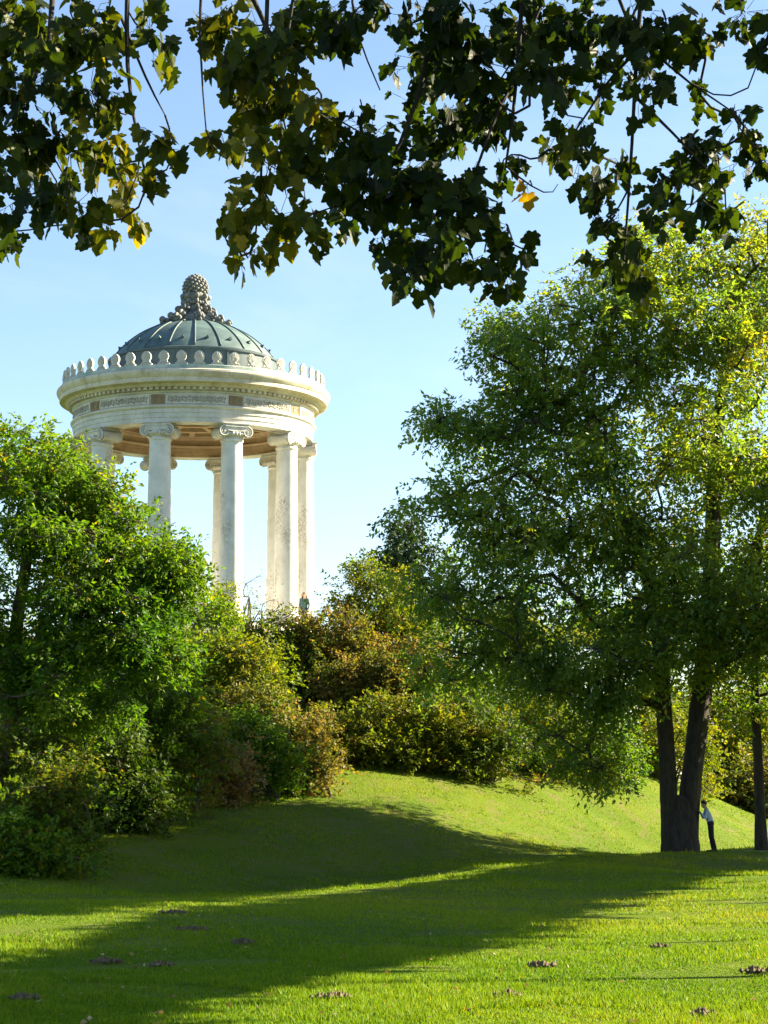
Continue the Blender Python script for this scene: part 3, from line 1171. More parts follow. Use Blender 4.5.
def big_ash():
    D = 66.0
    b = gp(X(684, D), D, -.1)
    x, z = b[0], b[2]
    def T(pts):
        return np.array([[X(u, d), d, Zv(v, d)] for u, v, d in pts])
    s1 = T([(668, 856, 66), (666, 800, 66), (664, 740, 66), (661, 680, 66), (659, 630, 66), (650, 580, 66.3), (628, 520, 66.5), (598, 450, 66.5), (583, 380, 66)])
    s0 = T([(677, 858, 66), (677, 835, 66), (678, 815, 66), (679, 795, 66)])
    s2 = T([(682, 856, 66.1), (685, 810, 66.1), (691, 765, 66.1), (698, 715, 66.2), (705, 660, 66.3), (714, 560, 66.3), (718, 470, 66.6), (726, 400, 66.8), (740, 320, 67), (748, 260, 67)])
    s3 = T([(712, 655, 66.3), (735, 600, 67), (765, 530, 67.5), (800, 450, 68)])
    r1 = [.32, .28, .26, .25, .23, .22, .17, .12, .07]
    r2 = [.38, .355, .32, .34, .31, .26, .22, .18, .12, .06]
    r3 = [.2, .17, .13, .07]
    blobs = [
        B(700, 262, 67, 110, 60, 3.6, 26), B(775, 300, 67, 70, 90, 3.5, 18), B(620, 310, 66, 85, 65, 3.4, 24), B(525, 350, 65.5, 72, 66, 3.0, 22),
        B(480, 430, 65.5, 58, 50, 2.8, 15), B(570, 440, 65, 90, 65, 3.8, 24), B(680, 420, 66, 100, 85, 4.2, 26), B(780, 450, 67, 80, 90, 4, 18),
        B(470, 520, 65.5, 62, 45, 2.8, 16), B(560, 540, 64.5, 95, 60, 3.8, 26), B(660, 550, 65, 90, 65, 4.2, 22), B(760, 580, 66.5, 80, 80, 4, 18),
        B(505, 610, 65, 80, 40, 3.2, 15), B(590, 640, 64.5, 90, 45, 3.6, 15), B(700, 650, 65, 80, 40, 3.6, 14),
        B(525, 670, 65, 70, 26, 2.6, 8), B(600, 695, 64.5, 70, 24, 2.6, 8), B(565, 735, 64.2, 50, 14, 2.0, 4), B(585, 768, 64, 42, 7, 1.2, 4),
        B(720, 330, 63.5, 70, 60, 1.6, 14), B(715, 470, 63, 80, 60, 1.6, 16), B(770, 620, 64.5, 60, 50, 2, 14), B(680, 610, 63.5, 60, 45, 1.6, 12), B(600, 360, 64, 50, 45, 1.6, 8), B(600, 490, 63, 60, 45, 1.6, 10), B(430, 590, 66, 35, 25, 2, 6), B(438, 425, 65.5, 20, 18, 1.4, 4), B(455, 660, 65.5, 40, 30, 2, 7),
    ]

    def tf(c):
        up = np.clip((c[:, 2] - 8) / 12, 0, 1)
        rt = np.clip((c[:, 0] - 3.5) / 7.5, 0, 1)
        return 0.17 * up * rt - 0.08 + 0.03 * rt  # sunlight on the upper right painted into the leaf tint
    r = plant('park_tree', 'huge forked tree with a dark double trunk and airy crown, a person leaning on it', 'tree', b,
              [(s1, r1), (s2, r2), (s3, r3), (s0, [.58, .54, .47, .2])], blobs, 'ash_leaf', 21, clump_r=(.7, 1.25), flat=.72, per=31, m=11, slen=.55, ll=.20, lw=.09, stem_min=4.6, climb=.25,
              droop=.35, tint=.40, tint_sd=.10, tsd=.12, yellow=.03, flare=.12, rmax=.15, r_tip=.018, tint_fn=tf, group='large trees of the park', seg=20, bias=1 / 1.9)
    return r


big_ash()

# second, slender trunk at the right edge
D = 67.0
b = gp(X(757, D), D, -.05)
st = np.array([[X(u, D), D, Zv(v, D)] for u, v in ((757, 850), (756, 800), (755, 740), (754, 690), (756, 640), (760, 580), (765, 510), (770, 440))])
plant('park_tree', 'slender single trunk tree right of the leaning person at the picture edge', 'tree', b, [(st, [.19, .165, .15, .14, .12, .10, .07, .04])],
      [B(770, 640, 67, 55, 40, 2.2, 12), B(790, 560, 67.5, 60, 60, 2.5, 14), B(745, 700, 66.5, 40, 25, 1.6, 8), B(790, 700, 67, 40, 40, 2, 8)], 'left_leaf', 22, clump_r=(.6, 1.1), per=18, m=10,
      slen=.5, ll=.18, lw=.075, tint=.5, yellow=.06, group='large trees of the park', rmax=.09)


def left_tree():
    D = 52.0
    def T(pts):
        return np.array([[X(u, d), d, Zv(v, d)] for u, v, d in pts])
    b = gp(X(12, D), D, -.05)
    zb = Zv(875, D)
    s1 = T([(10, 885, 52), (12, 800, 52), (12, 700, 52), (16, 620, 52), (25, 560, 52), (35, 500, 52.2), (45, 450, 52.4)])
    s2 = T([(14, 690, 52), (40, 630, 51.7), (80, 585, 51.4), (120, 545, 51.2)])
    s3 = T([(12, 720, 52), (-40, 640, 52), (-80, 560, 52.5)])
    blobs = [
        B(30, 462, 52, 60, 42, 2.0, 17), B(-50, 500, 52.5, 70, 60, 2.2, 14), B(78, 512, 51.7, 48, 42, 2.0, 15), B(130, 545, 51.4, 48, 42, 1.8, 15), B(40, 560, 51.5, 70, 55, 2.3, 20),
        B(160, 590, 51.3, 40, 34, 1.5, 11), B(95, 620, 51.0, 70, 42, 2.0, 19), B(10, 650, 51.5, 75, 50, 2.3, 18), B(150, 650, 51.0, 42, 30, 1.5, 9),
        B(60, 700, 51, 70, 35, 2.0, 14), B(-60, 620, 52, 60, 60, 2, 12), B(180, 570, 51.5, 20, 22, 1.0, 5), B(95, 492, 52, 24, 20, 1.2, 4)]

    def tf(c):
        return 0.22 * np.clip((c[:, 2] - 5) / 5, 0, 1)  # yellower toward the top: sunlight painted into the tint
    plant('park_tree', 'broad green tree in front of the temple at the left edge', 'tree', b, [(s1, [.24, .21, .19, .16, .13, .09, .05]), (s2, [.11, .09, .07, .04]), (s3, [.1, .08, .05])],
          blobs, 'left_leaf', 23, clump_r=(.5, .9), flat=.62, per=42, m=11, slen=.42, ll=.155, lw=.075, droop=.22, tint=.34, yellow=.03, group='large trees of the park', rmax=.085, r_tip=.012,
          bark='bark2', tint_fn=tf, bias=1 / 1.9)


left_tree()

HILL = 'bushes on the temple hill'


def bush(label, mat, seed, u, vb, D, lobes, name='bush', cat='bush', group=HILL, tint=.42, stems=5, lean=.5, **kw):
    """lobes: (u, v, ru, rv, n[, dD]) in photo pixels at distance D"""
    base = gp(X(u, D), D, -.05)
    rng = np.random.default_rng(seed + 1000)
    bl = []
    for q in lobes:
        uu, vv, ru, rv, n = q[:5]
        d = D + (q[5] if len(q) > 5 else 0)
        bl.append(B(uu, vv, d, ru, rv, max(ru * d / F_PX * .85, .6), n))
    ss = []
    C = np.array([q[:3] for q in bl])
    for k in range(stems):
        q = C[k % len(C)]
        g = gp(base[0] * .55 + q[0] * .45 + rng.normal() * .25, base[1] * .55 + q[1] * .45 + rng.normal() * .25, -.05)
        e = g + (q - g) * .9
        mid = (g + e) / 2 + rng.normal(size=3) * .15
        ss.append((np.array([g, mid, e]), [.05, .038, .018]))
    o = dict(skirt=.9, clump_r=(.45, .85), flat=.75, per=22, m=9, slen=.34, ll=.15, lw=.08, droop=.15, tint=tint, yellow=.02, bark='twig', r_tip=.009, rmax=.035,
             flare=0, trunk_name='stems', crown_name='foliage', seg=6, bias=1 / 1.9)
    o.update(kw)
    return plant(name, label, cat, base, ss, bl, mat, seed, group=group, **o)


# --- crest, right below the columns
bush('leafless twiggy bush between the temple columns with a few reddish leaves', 'rust_leaf', 31, 252, 625, 84, [(250, 592, 20, 24, 9), (262, 606, 18, 12, 5)], clump_r=(.3, .6), per=9, m=3, slen=.6, ll=.12, lw=.05, tint=.65, r_tip=.007, rmax=.02, twig_frac=2, skirt=0)
bush('spreading dark green bush with rusty tips directly below the middle columns', 'dark_leaf', 32, 272, 680, 80, [(260, 628, 26, 14, 8), (298, 632, 28, 16, 9), (265, 660, 38, 22, 14), (310, 662, 36, 22, 14), (285, 685, 45, 18, 12), (236, 640, 16, 16, 5)], tint=.5, yellow=.12)
bush('reddish brown bush below the right hand columns on the crest', 'rust_leaf', 33, 318, 650, 80, [(300, 628, 20, 14, 7), (335, 628, 26, 18, 10), (360, 650, 24, 18, 8), (330, 655, 25, 14, 7)], tint=.48)
bush('yellow green small tree standing against the sky right of the temple', 'yellow_leaf', 34, 378, 660, 82, [(362, 575, 24, 18, 9), (385, 590, 30, 24, 13), (350, 602, 22, 18, 9), (400, 615, 24, 24, 10), (372, 630, 36, 20, 12), (420, 632, 22, 20, 8)], name='small_tree', cat='tree', tint=.42, clump_r=(.45, .9))
bush('orange brown bush between the small yellow tree and the huge tree', 'rust_leaf', 35, 425, 690, 79, [(425, 655, 26, 18, 9), (400, 660, 22, 16, 7), (440, 675, 26, 16, 8)], tint=.62)
bush('rust tinged bush hanging over the dark gap in mid slope', 'rust_leaf', 36, 365, 700, 78, [(350, 668, 28, 12, 8), (385, 672, 26, 14, 8), (330, 684, 22, 10, 6)], tint=.45)
bush('bush in the shady gap across the slope, its leaves coloured dark for the shade', 'dark_leaf', 37, 370, 715, 79.5, [(340, 690, 40, 14, 9), (395, 690, 40, 15, 10), (440, 695, 34, 16, 8), (300, 695, 25, 14, 6)], tint=.25)  # dark leaf colour stands in for shade in the gap
bush('green leafy bush at the foot of the leftmost temple columns', 'left_leaf', 38, 205, 660, 74, [(196, 612, 24, 22, 10), (222, 618, 18, 16, 7), (178, 640, 24, 26, 9)], tint=.55)
bush('young sapling tip standing up before the middle column', 'yellow_leaf', 39, 222, 640, 80, [(222, 598, 8, 18, 4), (224, 618, 12, 12, 4)], tint=.35, clump_r=(.3, .5), stems=2)
# --- left slope lobes
bush('big rounded olive green bush on the left slope below the temple', 'yellow_leaf', 40, 240, 740, 69, [(215, 648, 40, 22, 15), (255, 662, 36, 22, 14), (225, 690, 46, 26, 15), (275, 690, 24, 24, 9), (190, 672, 28, 26, 9)], tint=.30, clump_r=(.5, .95))
bush('golden brown bush spilling down to the lawn beside the row of olive bushes', 'rust_leaf', 41, 300, 790, 67, [(262, 714, 30, 18, 10), (292, 728, 32, 22, 13), (302, 760, 26, 26, 12), (318, 752, 18, 26, 8), (250, 700, 30, 14, 7)], tint=.45, per=17)
bush('fresh green ivy clad bush between the golden and the twiggy brown bush', 'left_leaf', 42, 268, 785, 65.5, [(262, 735, 20, 20, 9), (272, 762, 22, 20, 9), (240, 725, 22, 16, 7)], tint=.40)
bush('low twiggy brown bush on the left edge of the lawn', 'tan_leaf', 43, 215, 805, 63, [(198, 770, 32, 22, 13), (235, 768, 26, 24, 11), (180, 785, 18, 18, 6), (212, 752, 26, 16, 8)], tint=.62, r_tip=.011, twig_frac=1.8, per=13)
bush('yellow green bush with sunlit top halfway down the left slope', 'left_leaf', 44, 150, 770, 58, [(150, 660, 34, 26, 12), (122, 690, 36, 30, 13), (168, 700, 32, 28, 11), (140, 730, 40, 24, 10)], tint=.52)
bush('rust flecked bush in shade left of the twiggy brown bush', 'olive_leaf', 45, 178, 790, 60, [(185, 722, 28, 22, 9), (165, 752, 28, 22, 9), (200, 735, 22, 16, 6)], tint=.55, yellow=.1)
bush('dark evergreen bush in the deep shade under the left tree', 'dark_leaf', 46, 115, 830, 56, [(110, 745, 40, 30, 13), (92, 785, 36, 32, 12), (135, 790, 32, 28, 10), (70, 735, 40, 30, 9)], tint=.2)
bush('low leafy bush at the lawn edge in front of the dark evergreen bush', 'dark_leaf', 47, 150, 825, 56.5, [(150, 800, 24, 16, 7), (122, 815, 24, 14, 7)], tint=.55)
bush('grey green bush at the left edge lowest on the slope', 'dark_leaf', 48, 55, 870, 48, [(42, 790, 45, 30, 15), (70, 825, 28, 28, 9), (20, 830, 40, 34, 12)], tint=.55, clump_r=(.4, .75), per=20)
bush('low green bush in the bottom corner of the thicket at the left edge', 'left_leaf', 49, 15, 885, 46.5, [(15, 850, 36, 24, 11), (-15, 830, 30, 30, 9), (50, 860, 18, 14, 5)], tint=.35, yellow=.05)
bush('dull green bush behind the lowest bushes at the left edge', 'olive_leaf', 50, 20, 830, 50.5, [(15, 750, 45, 40, 14), (-30, 770, 40, 50, 10), (60, 760, 30, 26, 8)], tint=.3, yellow=.03)
# --- row along the top of the lawn
bush('olive bush with twiggy foot at the left end of the row above the lawn', 'olive_leaf', 51, 345, 768, 73.5, [(335, 722, 26, 20, 10), (358, 735, 24, 24, 10), (330, 745, 18, 18, 6)], tint=.5)
bush('olive bush with yellow tips in the row above the lawn', 'olive_leaf', 52, 390, 768, 74, [(380, 715, 28, 18, 9), (402, 735, 26, 24, 10), (382, 748, 22, 16, 7)], tint=.42)
bush('rusty olive bush in the row where the shade of the huge tree begins', 'olive_leaf', 53, 440, 769, 74.5, [(430, 722, 24, 20, 9), (448, 740, 24, 22, 9), (425, 750, 20, 14, 6)], tint=.40)
bush('dark green bush in the row left of the low hanging bough', 'dark_leaf', 54, 490, 770, 75, [(482, 725, 32, 26, 12), (505, 742, 28, 24, 9)], tint=.55)
bush('yellowish bush half hidden behind the low hanging bough', 'yellow_leaf', 55, 545, 772, 78, [(535, 730, 34, 28, 12), (560, 745, 26, 22, 8), (540, 695, 34, 24, 9)], tint=.3)
bush('green bush in the row left of the forked trunk', 'left_leaf', 56, 600, 772, 80, [(590, 725, 34, 34, 13), (622, 735, 28, 30, 9)], tint=.4)
bush('sunlit yellow bush seen between the two stems of the forked trunk', 'yellow_leaf', 57, 662, 775, 86, [(650, 730, 34, 34, 14), (690, 735, 30, 34, 12)], tint=.4)
bush('green bush on the hill flank behind the low boughs', 'left_leaf', 58, 500, 720, 80, [(480, 672, 34, 24, 10), (520, 680, 34, 26, 10), (460, 640, 26, 20, 7)], tint=.35)
bush('olive bush high on the hill flank behind the huge tree', 'olive_leaf', 59, 540, 690, 85, [(520, 630, 45, 30, 13), (570, 650, 40, 30, 11), (470, 612, 34, 22, 9)], tint=.45)
bush('dark bush high on the hill flank beside the forked trunk', 'dark_leaf', 60, 620, 700, 90, [(610, 650, 45, 40, 13), (650, 680, 35, 30, 9)], tint=.5)


# --- trees beyond the hill
def far_tree(label, mat, seed, u, vb, D, lobes, tr=.2, name='park_tree', group='trees beyond the temple hill', **kw):
    x = X(u, D)
    b = gp(x, D, -.05)
    top = min(q[1] - q[3] * .3 for q in lobes)
    zt = Zv(top, D)
    st = np.array([[x, D, b[2]], [x + .2, D, b[2] + (zt - b[2]) * .4], [x - .1, D, b[2] + (zt - b[2]) * .75], [x, D, zt]])
    bl = [B(*q[:2], D + (q[5] if len(q) > 5 else 0), q[2], q[3], max(q[2] * D / F_PX * .9, 1.0), q[4]) for q in lobes]
    o = dict(skirt=.5, clump_r=(.8, 1.5), per=22, m=8, slen=.6, ll=.28, lw=.15, tint=.45, yellow=.05, rmax=.1, bias=1 / 1.9)
    o.update(kw)
    return plant(name, label, 'tree', b, [(st, [tr, tr * .8, tr * .5, tr * .2])], bl, mat, seed, group=group, **o)


far_tree('dark evergreen tree showing its tip between the small yellow tree and the huge tree', 'conifer', 71, 412, 700, 108, [(392, 566, 16, 14, 7), (408, 545, 16, 22, 8), (425, 570, 24, 26, 9), (420, 610, 34, 26, 10), (405, 520, 7, 10, 4)], tr=.16, droop=.4)
far_tree('yellow green tree glowing behind the leaning person', 'yellow_leaf', 72, 728, 806, 104, [(725, 740, 40, 36, 18), (700, 700, 36, 34, 13), (755, 720, 36, 40, 14), (730, 780, 34, 16, 8)], tr=.16, tint=.38, yellow=.05)
far_tree('green gold tree beyond the hill at the right edge', 'yellow_leaf', 73, 790, 810, 108, [(790, 700, 50, 60, 18), (770, 770, 40, 28, 10), (760, 640, 40, 40, 10)], tr=.2, tint=.5)
far_tree('rusty tinted tree low behind the slender trunk', 'rust_leaf', 74, 756, 812, 98, [(762, 778, 30, 22, 10), (735, 790, 20, 14, 6), (785, 785, 30, 26, 8)], tr=.12, tint=.35, clump_r=(.6, 1.1))
far_tree('tall green tree far behind the forked trunk', 'left_leaf', 75, 660, 790, 122, [(640, 640, 50, 60, 16), (690, 620, 60, 70, 18), (660, 710, 50, 40, 10)], tr=.3, tint=.45)
far_tree('tall dark tree far beyond the hill at the right edge', 'dark_leaf', 76, 790, 790, 128, [(780, 600, 60, 80, 18), (740, 640, 50, 60, 12), (790, 690, 50, 40, 8)], tr=.3, tint=.6)
far_tree('green tree peeping over the hill flank behind the huge tree', 'left_leaf', 77, 560, 760, 112, [(540, 620, 50, 40, 14), (590, 620, 50, 50, 14), (500, 630, 30, 24, 7)], tr=.25, tint=.4)

# --- unseen trees added out of view to the right, shaped to shade the lawn
def shade_tree(label, tx, ty, hc, rr, rz, seed, n=110, mat='shade_leaf'):
    """tx,ty = where the sunward tip of the crown's shadow should fall"""
    k = 1 / math.tan(SUN_EL)
    hz = hc + .8
    d = k * hz - math.sqrt(rr * rr + (rz * k) ** 2)
    x, y = tx + SH[0] * d, ty + SH[1] * d
    b = gp(x, y, -.05)
    zc = b[2] + hc
    st = np.array([[x, y, b[2]], [x + .1, y, b[2] + hc * .4], [x - .1, y + .1, b[2] + hc * .8], [x, y, zc + rz * .6]])
    plant('park_tree', label, 'tree', b, [(st, [.09, .08, .07, .04])], [(x, y, zc, rr * .9, rr * .9, rz * .9, n, 1 / 2.6)], mat, seed, clump_r=(1.1, 1.9), per=16, m=8, slen=.8, ll=.56, lw=.36,
          tint=.45, rmax=.08, twigs=False, group='unseen trees added to shade the lawn')


def shadow_caster_tree(label, pts, hc, seed):
    """an unseen added tree, its flat crown shaped for the shadow; pts = (x0, x1, y) spans of lawn that its shadow should cover"""
    k = 1 / math.tan(SUN_EL)
    bl = []
    for x0, x1, y in pts:
        cx, Lh = (x0 + x1) / 2, max((x1 - x0) / 2 - .35, .7)
        rs = Lh * .62
        rz = math.sqrt(Lh * Lh - rs * rs) / k
        px, py = cx + SH[0] * k * (hc + .75), y + SH[1] * k * (hc + .75)
        bl.append((px, py, hc - .75 + .75 + g1(px, py), rs, max(rs * .6, .9), rz, int(16 + 9 * Lh), 1 / 2.6))
    C = np.array([q[:3] for q in bl])
    m = C.mean(0)
    b = gp(m[0], m[1], -.05)
    st = np.array([[m[0], m[1], b[2]], [m[0], m[1] + .1, b[2] + hc * .5], [m[0], m[1], b[2] + hc]])
    plant('park_tree', label, 'tree', b, [(st, [.10, .085, .06])], bl, 'shade_leaf', seed, clump_r=(.4, .7), per=12, m=8, slen=.4, ll=.34, lw=.22,
          tint=.45, rmax=.05, twigs=False, group='unseen trees added to shade the lawn')


def band(y):
    return (float(np.interp(y, [13, 15.5, 20.5, 30, 39, 46, 54, 58], [-6.2, -5.6, -4.7, -4.3, -2.8, .0, 2.4, 3.3])),
            float(np.interp(y, [13, 15.5, 20.5, 30, 39, 46, 54, 58], [-4.2, -3.6, -1.2, 1.4, 3.6, 5.4, 8.1, 9.8])))


for k, nm in enumerate(('first', 'second', 'third', 'fourth', 'fifth', 'sixth', 'seventh', 'eighth')):
    y0 = 13 + 5.6 * k
    shadow_caster_tree('unseen flat crowned tree added to shade the lawn, %s in the inner row' % nm, [(*band(y0 + d), y0 + d) for d in np.arange(.4, 5.6, .8)], 8.0, 110 + k)
def outer(y):
    return (float(np.interp(y, [28, 36, 46, 52, 60], [-13, -13, -13, -12, -7.5])),
            float(np.interp(y, [28, 30.5, 36, 41.5, 46.5, 51.5, 56.5, 60], [-5.5, -5.0, -4.4, -3.1, -1.3, .8, 2.9, 4])))


for k, nm in enumerate(('first', 'second', 'third', 'fourth', 'fifth')):
    y0 = 28 + 6.2 * k
    shadow_caster_tree('unseen tall flat crowned tree added to shade the lawn, %s in the outer row' % nm, [(*outer(y0 + d), y0 + d) for d in np.arange(.5, 6.2, 1.1)], 14.5, 130 + k)
shade_tree('unseen low spreading tree added to shade the lawn at the far end of the row', 13.6, 61.0, 5.4, 4.2, 2.5, 95, 60)  # added out of view to darken the strip of lawn
shade_tree('unseen slim tree added to shade the trunk of the forked tree', 15.5, 68.3, 8.2, 1.9, 3.4, 96, 45)  # added out of view, kept narrow to shade the forked trunk


# ------------------------------------------------------------------ the overhanging maple
def maple_leaves(rng, P, A, Nn, L):
    """lobed leaves, each of two halves folded along the midrib"""
    half = np.array([(0, 0), (.12, -.09), (.27, -.12), (.35, -.05), (.35, .04), (.38, .10), (.50, .17), (.57, .27), (.52, .36), (.40, .41), (.29, .45), (.31, .55), (.34, .66), (.28, .73), (.20, .80), (.11, .91), (0, 1.0)])
    n = len(P)
    A = unit(A)
    Nn = unit(Nn - A * np.sum(A * Nn, -1, keepdims=True))
    S = np.cross(A, Nn)
    k = len(half)
    fold = rng.uniform(.05, .4, n)
    curl = rng.uniform(-.25, .9, n)
    V = np.empty((n, 2 * k, 3))
    for h, sg in ((0, 1), (1, -1)):
        for i, (hx, hy) in enumerate(half):
            xx = sg * hx * rng.uniform(.85, 1.12, n)
            zz = fold * abs(hx) - curl * hy * hy * .5 - curl * hx * hx * .5
            yy = hy * (1 - .08 * curl)
            V[:, h * k + i] = P + (S * xx[:, None] + A * yy[:, None] + Nn * zz[:, None]) * L[:, None]
    # midrib shared coordinates on both halves (first and last points)
    f0 = np.arange(k)
    f1 = np.arange(k)[::-1] + k
    idx = (np.arange(n)[:, None, None] * 2 * k + np.stack([f0, f1])[None]).reshape(-1)
    return V.reshape(-1, 3), np.full(2 * n, k), idx


def maple():
    rng = np.random.default_rng(77)
    base = gp(8.2, 12.0, -.1)
    root = empty('maple_tree', base, 'large maple whose dark lobed leaves and thin twigs hang across the top of the picture', 'tree')
    # leaf clusters: u, v, ru, rv, twigs, tint (paints sunlit clusters paler, shaded ones darker)
    cl = [
        (25, 25, 60, 40, 22, .30), (85, 35, 50, 40, 18, .42), (30, 85, 55, 40, 20, .28), (90, 90, 42, 40, 15, .48), (20, 140, 42, 35, 15, .25), (70, 150, 45, 40, 16, .40),
        (115, 165, 32, 35, 10, .68), (25, 195, 36, 28, 11, .22), (75, 205, 36, 24, 10, .42), (6, 232, 14, 24, 4, .30), (125, 205, 20, 16, 5, .85), (100, 222, 20, 12, 3, .7),
        (160, 140, 20, 28, 5, .55), (155, 175, 16, 14, 3, .6), (150, 30, 30, 30, 6, .35), (170, 60, 14, 20, 3, .5),
        (225, 25, 30, 35, 11, .55), (265, 45, 34, 40, 14, .48), (300, 25, 30, 28, 11, .30), (345, 28, 32, 24, 11, .18), (372, 8, 30, 14, 6, .18), (245, 95, 34, 34, 12, .55), (285, 105, 36, 38, 14, .50),
        (320, 110, 20, 20, 6, .7), (225, 60, 16, 24, 5, .5), (225, 145, 16, 18, 4, .5), (262, 160, 32, 30, 9, .60), (300, 165, 32, 34, 11, .45), (245, 205, 22, 26, 6, .62), (280, 215, 28, 24, 7, .58),
        (310, 215, 18, 24, 5, .5), (248, 258, 14, 18, 3, .75), (272, 252, 14, 16, 3, .6), (232, 238, 10, 16, 3, .5), (330, 140, 16, 26, 4, .5),
        (440, 20, 45, 30, 17, .14), (420, 60, 30, 40, 12, .14), (475, 60, 50, 45, 20, .14), (525, 25, 50, 30, 17, .16), (440, 120, 52, 40, 20, .14), (370, 140, 38, 36, 14, .20), (490, 110, 34, 34, 10, .16),
        (360, 190, 34, 34, 12, .20), (410, 185, 50, 38, 19, .14), (460, 195, 40, 40, 14, .16), (395, 235, 38, 28, 11, .18), (440, 245, 36, 26, 10, .18), (490, 240, 26, 24, 6, .22), (405, 280, 18, 22, 5, .20),
        (505, 272, 18, 20, 4, .24), (340, 215, 16, 18, 4, .28), (468, 262, 18, 16, 4, .2), (525, 250, 12, 12, 2, .25), (500, 170, 14, 14, 2, .3),
        (575, 25, 50, 30, 15, .17), (640, 30, 48, 32, 15, .2), (545, 70, 36, 26, 9, .2), (595, 75, 40, 32, 12, .2), (650, 80, 34, 28, 9, .22), (700, 40, 28, 28, 6, .24), (745, 12, 32, 18, 6, .2), (770, 30, 20, 20, 3, .2),
        (700, 85, 14, 14, 2, .24), (560, 95, 24, 14, 3, .24), (582, 118, 12, 12, 2, .28), (548, 150, 18, 14, 4, .3), (580, 158, 18, 18, 5, .28), (600, 182, 18, 20, 5, .24), (598, 212, 12, 16, 3, .26),
        (620, 165, 12, 12, 2, .25), (520, 155, 10, 8, 2, .3), (695, 150, 30, 24, 8, .18), (670, 180, 24, 20, 6, .2), (715, 172, 22, 18, 5, .2), (745, 140, 20, 24, 5, .18), (735, 118, 16, 12, 3, .2), (760, 160, 14, 18, 3, .2),
        (660, 200, 16, 14, 3, .22), (705, 195, 22, 18, 4, .24), (725, 212, 22, 18, 4, .24), (645, 225, 18, 16, 3, .26), (620, 235, 22, 18, 5, .26), (610, 268, 18, 20, 4, .3), (640, 272, 18, 20, 4, .34), (625, 250, 20, 14, 3, .3),
        (530, 180, 6, 6, 1, 1.0)]
    C, RR, NT, TT = [], [], [], []
    for u, v, ru, rv, n, t in cl:
        D = rng.uniform(13.0, 15.2)
        k = D / F_PX
        C.append(at(u, v, D))
        RR.append((ru * k, .55, rv * k))
        NT.append(n * 1.55 if v < 50 else n * 1.3 if 330 < u < 540 else n * 1.1)
        TT.append(min(t * .92, .62) if u < 525 else min(t, .9))
    nin = len(C)
    # crown above and to the right of the picture, down to the trunk
    for q in range(270):
        p = np.array([rng.uniform(-4.5, 13), rng.uniform(9.5, 15.5), rng.uniform(6.6, 12.5)])
        if q >= 190:  # extra unseen clusters added to shade the middle and right leaves
            p = np.array([rng.uniform(3.8, 7.0), rng.uniform(12.5, 16.0), rng.uniform(5.2, 8.6)])
        if p[0] < 3.75 and p[2] < 8.2:
            p[2] = rng.uniform(8.0, 9.6)
        if p[0] < 1.0 and p[2] > 9.8:
            p[2] = rng.uniform(8.0, 9.4)
        top = 6.4 + (p[0] + 1.2) * .5
        if p[2] > top and p[0] > 1.0:
            p[2] = max(8.1 if p[0] < 3.75 else 5.2, top - rng.uniform(.1, 1.2))
        C.append(p)
        RR.append((.6, .6, .5))
        NT.append(9)
        TT.append(.25)
    C, RR = np.array(C), np.array(RR)
    trunk = np.array([[8.2, 12, base[2]], [8.1, 12, 2.2], [7.9, 12.1, 4.2], [7.5, 12.3, 6.2], [7.0, 12.5, 8.2], [6.6, 12.6, 10.5]])
    v, fn, ix, Q, r_ = stem_tube(trunk, [.42, .36, .32, .27, .18, .08], rng, 18, .4)
    # limbs reaching out above the picture, then branches drooping through it (photo pixel, distance)
    def L(pts):
        return np.array([at(u, vv, d) if len(t) == 3 else t for t in pts for (u, vv, d) in [t]])
    limb_a = np.array([[7.5, 12.3, 6.2], [5.0, 13.2, 7.6], [2.6, 13.8, 8.0], [0.6, 14.2, 8.0], [-1.2, 14.2, 7.8], [-3.2, 14.0, 7.4]])
    limb_b = np.array([[7.3, 12.4, 7.2], [5.0, 13.0, 8.6], [2.0, 13.4, 8.8], [-1.0, 13.6, 8.6]])
    limb_c = np.array([[7.7, 12.2, 5.6], [6.0, 13.6, 7.0], [4.2, 14.2, 7.6], [2.2, 14.2, 7.6]])
